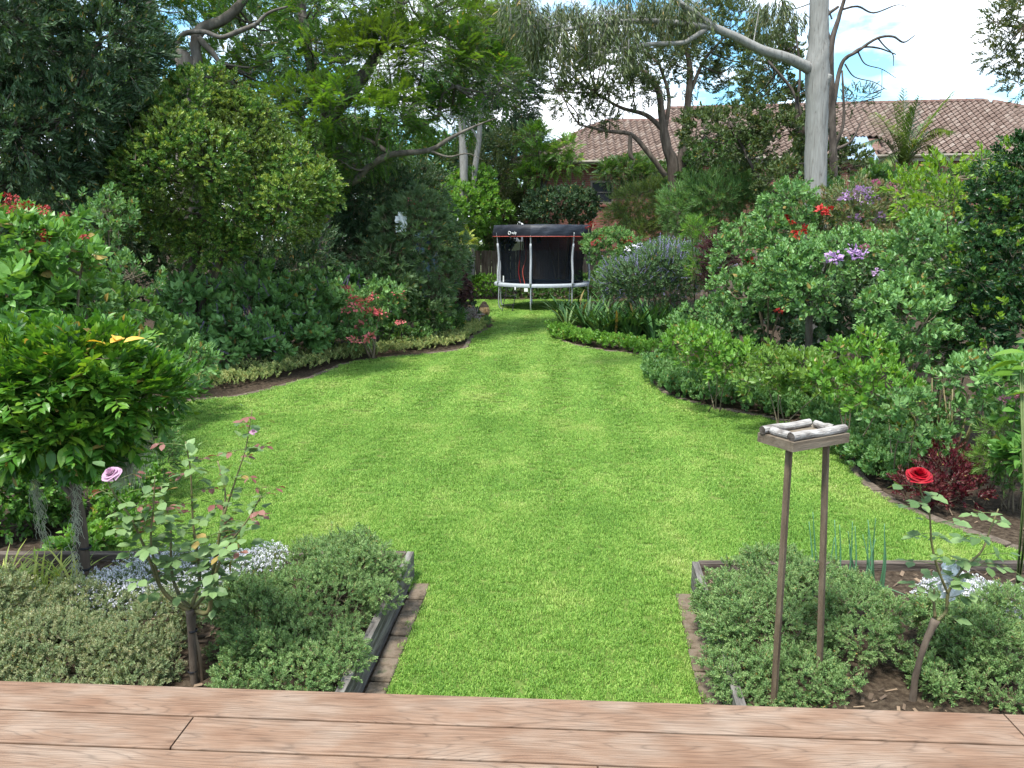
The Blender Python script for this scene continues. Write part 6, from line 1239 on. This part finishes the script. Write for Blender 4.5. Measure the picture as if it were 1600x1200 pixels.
def rosebloom(root, c, rad, mat, tilt=(0, 0, 0), n=26):
    """spiral of cupped petals; the outer ones open and curl back"""
    hub = Geo(); hub.lathe([(rad * .06, -rad * .75), (rad * .16, -rad * .5), (rad * .2, -rad * .3), (.001, -rad * .1)], sides=8); h = hub.obj('bloom', M['green_stem'], root, True, loc=np.asarray(c) - np.array(root.location), rot=tilt)
    for i in range(n):
        f = i / (n - 1); a = i * 2.4; op = .03 + f * .70; w_ = rad * (.3 + .46 * f); hgt = rad * (1.18 - .12 * f); r0 = rad * (.06 + .10 * f); V = []; T = []; nu, nv = 7, 6
        for j in range(nv):
            v = j / (nv - 1)
            for k in range(nu):
                u = k / (nu - 1) * 2 - 1; ph = u * w_ * (.35 + .65 * math.sin(math.pi * min(.62, v * .62 + .05))) / (r0 + rad * .35 * (.4 + f)); th = op * v * (.8 + .5 * v)
                rr = r0 * (1 - .6 * (1 - f) * v) + hgt * v * math.sin(th) + rad * .03 * math.sin(u * 5 + i); z = -rad * .35 + hgt * v * math.cos(th) * .95 - (rad * .2 * max(0, v - .75) * 3 * f) - (.22 * rad * abs(u) ** 2 * v * v)
                V.append((rr * math.cos(a + ph), rr * math.sin(a + ph), z))
        for j in range(nv - 1):
            for k in range(nu - 1): q = j * nu + k; T += [(q, q + 1, q + nu + 1), (q, q + nu + 1, q + nu)]
        link('petal', mesh_np('petal', V, T, [M[mat]], rnd=np.full(len(T), random.random()), smooth=True), h)
rosebloom(pr, pt(175, 742, 3.37), .047, 'lilac_petal', (.45, -.2, 0), 22)
rosebloom(pr, pt(386, 672, 3.5) + [.03, 0, -.01], .02, 'lilac_petal', (.4, .25, 0), 8)
rr = rose('standard_rose', 'small standard rose with one big red bloom in the right bed', gp(1428, 1100, .1), [(1426, 1100, 3.35, .017), (1430, 1060, 3.35, .015), (1444, 1010, 3.36, .014), (1462, 968, 3.37, .02)],
    [[(1464, 970, 3.37, .009), (1478, 955, 3.38, .008), (1482, 925, 3.38, .007), (1503, 890, 3.38, .006), (1533, 862, 3.38, .005), (1548, 825, 3.38, .004), (1560, 795, 3.38, .003)], [(1482, 930, 3.38, .006), (1466, 890, 3.37, .006), (1456, 850, 3.36, .005), (1452, 800, 3.34, .004), (1440, 772, 3.32, .0035), (1437, 752, 3.3, .003)], [(1461, 965, 3.37, .008), (1459, 940, 3.37, .006), (1460, 920, 3.37, .004)],
     [(1503, 890, 3.38, .004), (1540, 880, 3.36, .003), (1580, 885, 3.34, .002)]], 'rose_leaf', 'orange_petal', 17, .062, .02, 12)
rosebloom(rr, pt(1436, 745, 3.3), .058, 'rose_red', (.28, -.16, .3), 30)
# tissue tied on the rose
g = Geo(); V = []; T = []
for j in range(12):
    for i in range(13):
        a = i / 12 * 6.283; r_ = .035 + .016 * math.sin(3 * a + j * .8) + .012 * math.sin(5 * a - j); r_ *= .5 + .6 * math.sin(math.pi * (j + 1) / 13)
        V.append((r_ * math.cos(a) * 1.1, r_ * math.sin(a), j * .017 + .008 * math.sin(4 * a + j)))
for j in range(11):
    for i in range(12): q = j * 13 + i; T += [(q, q + 1, q + 14), (q, q + 14, q + 13)]
tw_ = g.add(V, T).obj('plastic_wrap', M['cloth'], None, False, loc=pt(1483, 935, 3.43)); tag(tw_, 'crumpled white plastic wrap tied round the red rose stem', 'plastic wrap')
# small weeping tree at the left
wt = empty('weeping_tree', gp(135, 935, bz), 'small umbrella shaped tree with a bent trunk and bright compound leaves in the left bed', 'tree'); O = np.array(wt.location); g = Geo()
Q = list(limb(g, [(136, 945, 4.42, .032), (134, 900, 4.42, .031), (129, 850, 4.42, .033), (122, 790, 4.42, .03), (112, 730, 4.42, .03), (110, 690, 4.42, .027)], 0, 12, .25)) + list(limb(g, [(118, 780, 4.42, .018), (95, 755, 4.4, .015), (80, 735, 4.4, .012), (60, 690, 4.4, .01)], 0, 8, .2))
WB = [(110, 610, 4.45, 125, 58, .5), (30, 620, 4.4, 90, 62, .5), (200, 620, 4.5, 72, 42, .4), (90, 672, 4.4, 105, 40, .45), (-50, 625, 4.4, 90, 70, .5), (60, 570, 4.5, 85, 34, .4), (150, 568, 4.5, 65, 30, .35)]
BL = [px_blob(b) for b in WB]; lobes = sublobes(BL, 7, .36); twigs(g, Q, lobes, 26, .009); g.obj('trunk', M['bark_brown'], wt, True, off=O)
wshoot = S(5, .085, .036, 9, .17, 'flat', spread=1.0, droop=.35, sw=.002, seg=2)
P, D = grow(lobes, 1350, .5, .15, .35, -.8, .5)
scatter('foliage', wt, wshoot, P, aim(D, .5), rng.uniform(.8, 1.2, len(P)), [M['wisteria'], M['green_stem']], off=O)
P, D = grow(lobes, 4000, .2, .0, .5, -.4, 1); vis = np.argsort(P[:, 1] + rng.random(len(P)) * .3)[:296]; lm_ = [mesh_np('leaf', *leaf(.10, .042, 3, .2, .3)[:2], [M['wisteria']], rnd=np.full(len(leaf(1, 1, 3)[1]), f)) for f in (.1, .3, .5, .7, .9)]; E = aim(D, .6)
for i in vis:
    p = P[i] + D[i] * .05; X, Y = proj(p)
    if -20 < X < 310: link('leaf', random.choice(lm_), wt, p - O, (E[i][0], E[i][1] + .35, E[i][2] + random.uniform(-.8, .8)), [random.uniform(.8, 1.25)] * 3)
yl = mesh_np('leaf', *leaf(.11, .055, 3, .25, .3)[:2], [M['yellow_leaf']]);
for px_, py_, a_ in ((182, 532, 2.0), (193, 535, .6), (165, 538, 2.9), (172, 536, 1.2)): link('leaf', yl, wt, pt(px_, py_, 4.25) - O, (.3, -.4, a_))
Geo().box((pt(139, 925, 4.5) + [0, 0, -.02]) , (.03, .03, .2)).obj('stake', M['mat_black'], wt, off=O)
for y_ in (855, 888): Geo().lathe([(.034, -.008), (.038, 0), (.034, .008)], pt(133, y_, 4.42) - O, 12).obj('tie', M['mat_black'], wt)
def moss(label, tops, n, ln, rad):
    base = np.mean([t for t in tops], 0); g = Geo()
    for i in range(n):
        p = random.choice(tops) + rng.normal(size=3) * rad * [1, .6, .3]; l_ = ln * random.uniform(.3, 1); k = 5; Q = [p]
        for j in range(k): Q.append(Q[-1] + np.array([random.uniform(-.014, .014), random.uniform(-.01, .01), -l_ / k]))
        g.tube(Q, [.0014] * 5 + [.0006], 3, 0, False, r=random.random())
    o = g.obj('spanish_moss', M['moss'], None, off=base); o.location = base; tag(o, label, 'moss')
moss('thick grey beard of hanging moss right of the small tree trunk', [pt(190, 690, 4.6), pt(205, 695, 4.6), pt(180, 700, 4.6), pt(215, 670, 4.6)], 420, .3, .035)
moss('thin grey moss clinging along the bent trunk of the small tree', [pt(118, 740 + i * 14, 4.36) for i in range(11)], 130, .10, .014)
moss('loose strand of grey moss hanging left of the small tree trunk', [pt(52 + i * 3, 750 + i * 16, 4.5) for i in range(6)], 110, .14, .016)
def big_leaves(nm, L, W, mat, n, xr=(-20, 1620), dr=.35, s=(.75, 1.2)):
    """the leaves nearest the camera, one by one"""
    root = bpy.data.objects[nm]; O = np.array(root.location); P, D = grow(LOB[nm], n * 9, .6, 0, .45, -.5, 1); sc_ = P[:, 1] + rng.random(len(P)) * .5; X, Y = proj(P); sc_[(X < xr[0]) | (X > xr[1])] += 99
    E = aim(D, .7); ms = [mesh_np('leaf', *leaf(L, W, 2, .2, .3)[:2], [M[mat] if isinstance(mat, str) else mat], rnd=np.full(len(leaf(1, 1, 2)[1]), f)) for f in (.25, .45, .65, .85)]
    for i in np.argsort(sc_)[:n]: link('leaf', random.choice(ms), root, P[i] + D[i] * .03 - O, (E[i][0], E[i][1] + .6, E[i][2] + random.uniform(-1, 1)), [random.uniform(*s)] * 3)
big_leaves('red_flowered_shrub', .12, .065, 'round_green', 180); big_leaves('mexican_sage', .14, .085, 'salvia', 280, (240, 560)); big_leaves(ir2.name, .13, .08, ir2.children[1].data.materials[0], 150)
big_leaves('dahlia', .12, .06, 'round_green', 60); big_leaves('round_leaved_shrub', .06, .03, 'round_green', 160); big_leaves('round_leaved_shrub.001', .05, .045, 'bright_green', 160)
print('instances', NINST[0], 'tris', sum(len(m_.polygons) for m_ in bpy.data.meshes))
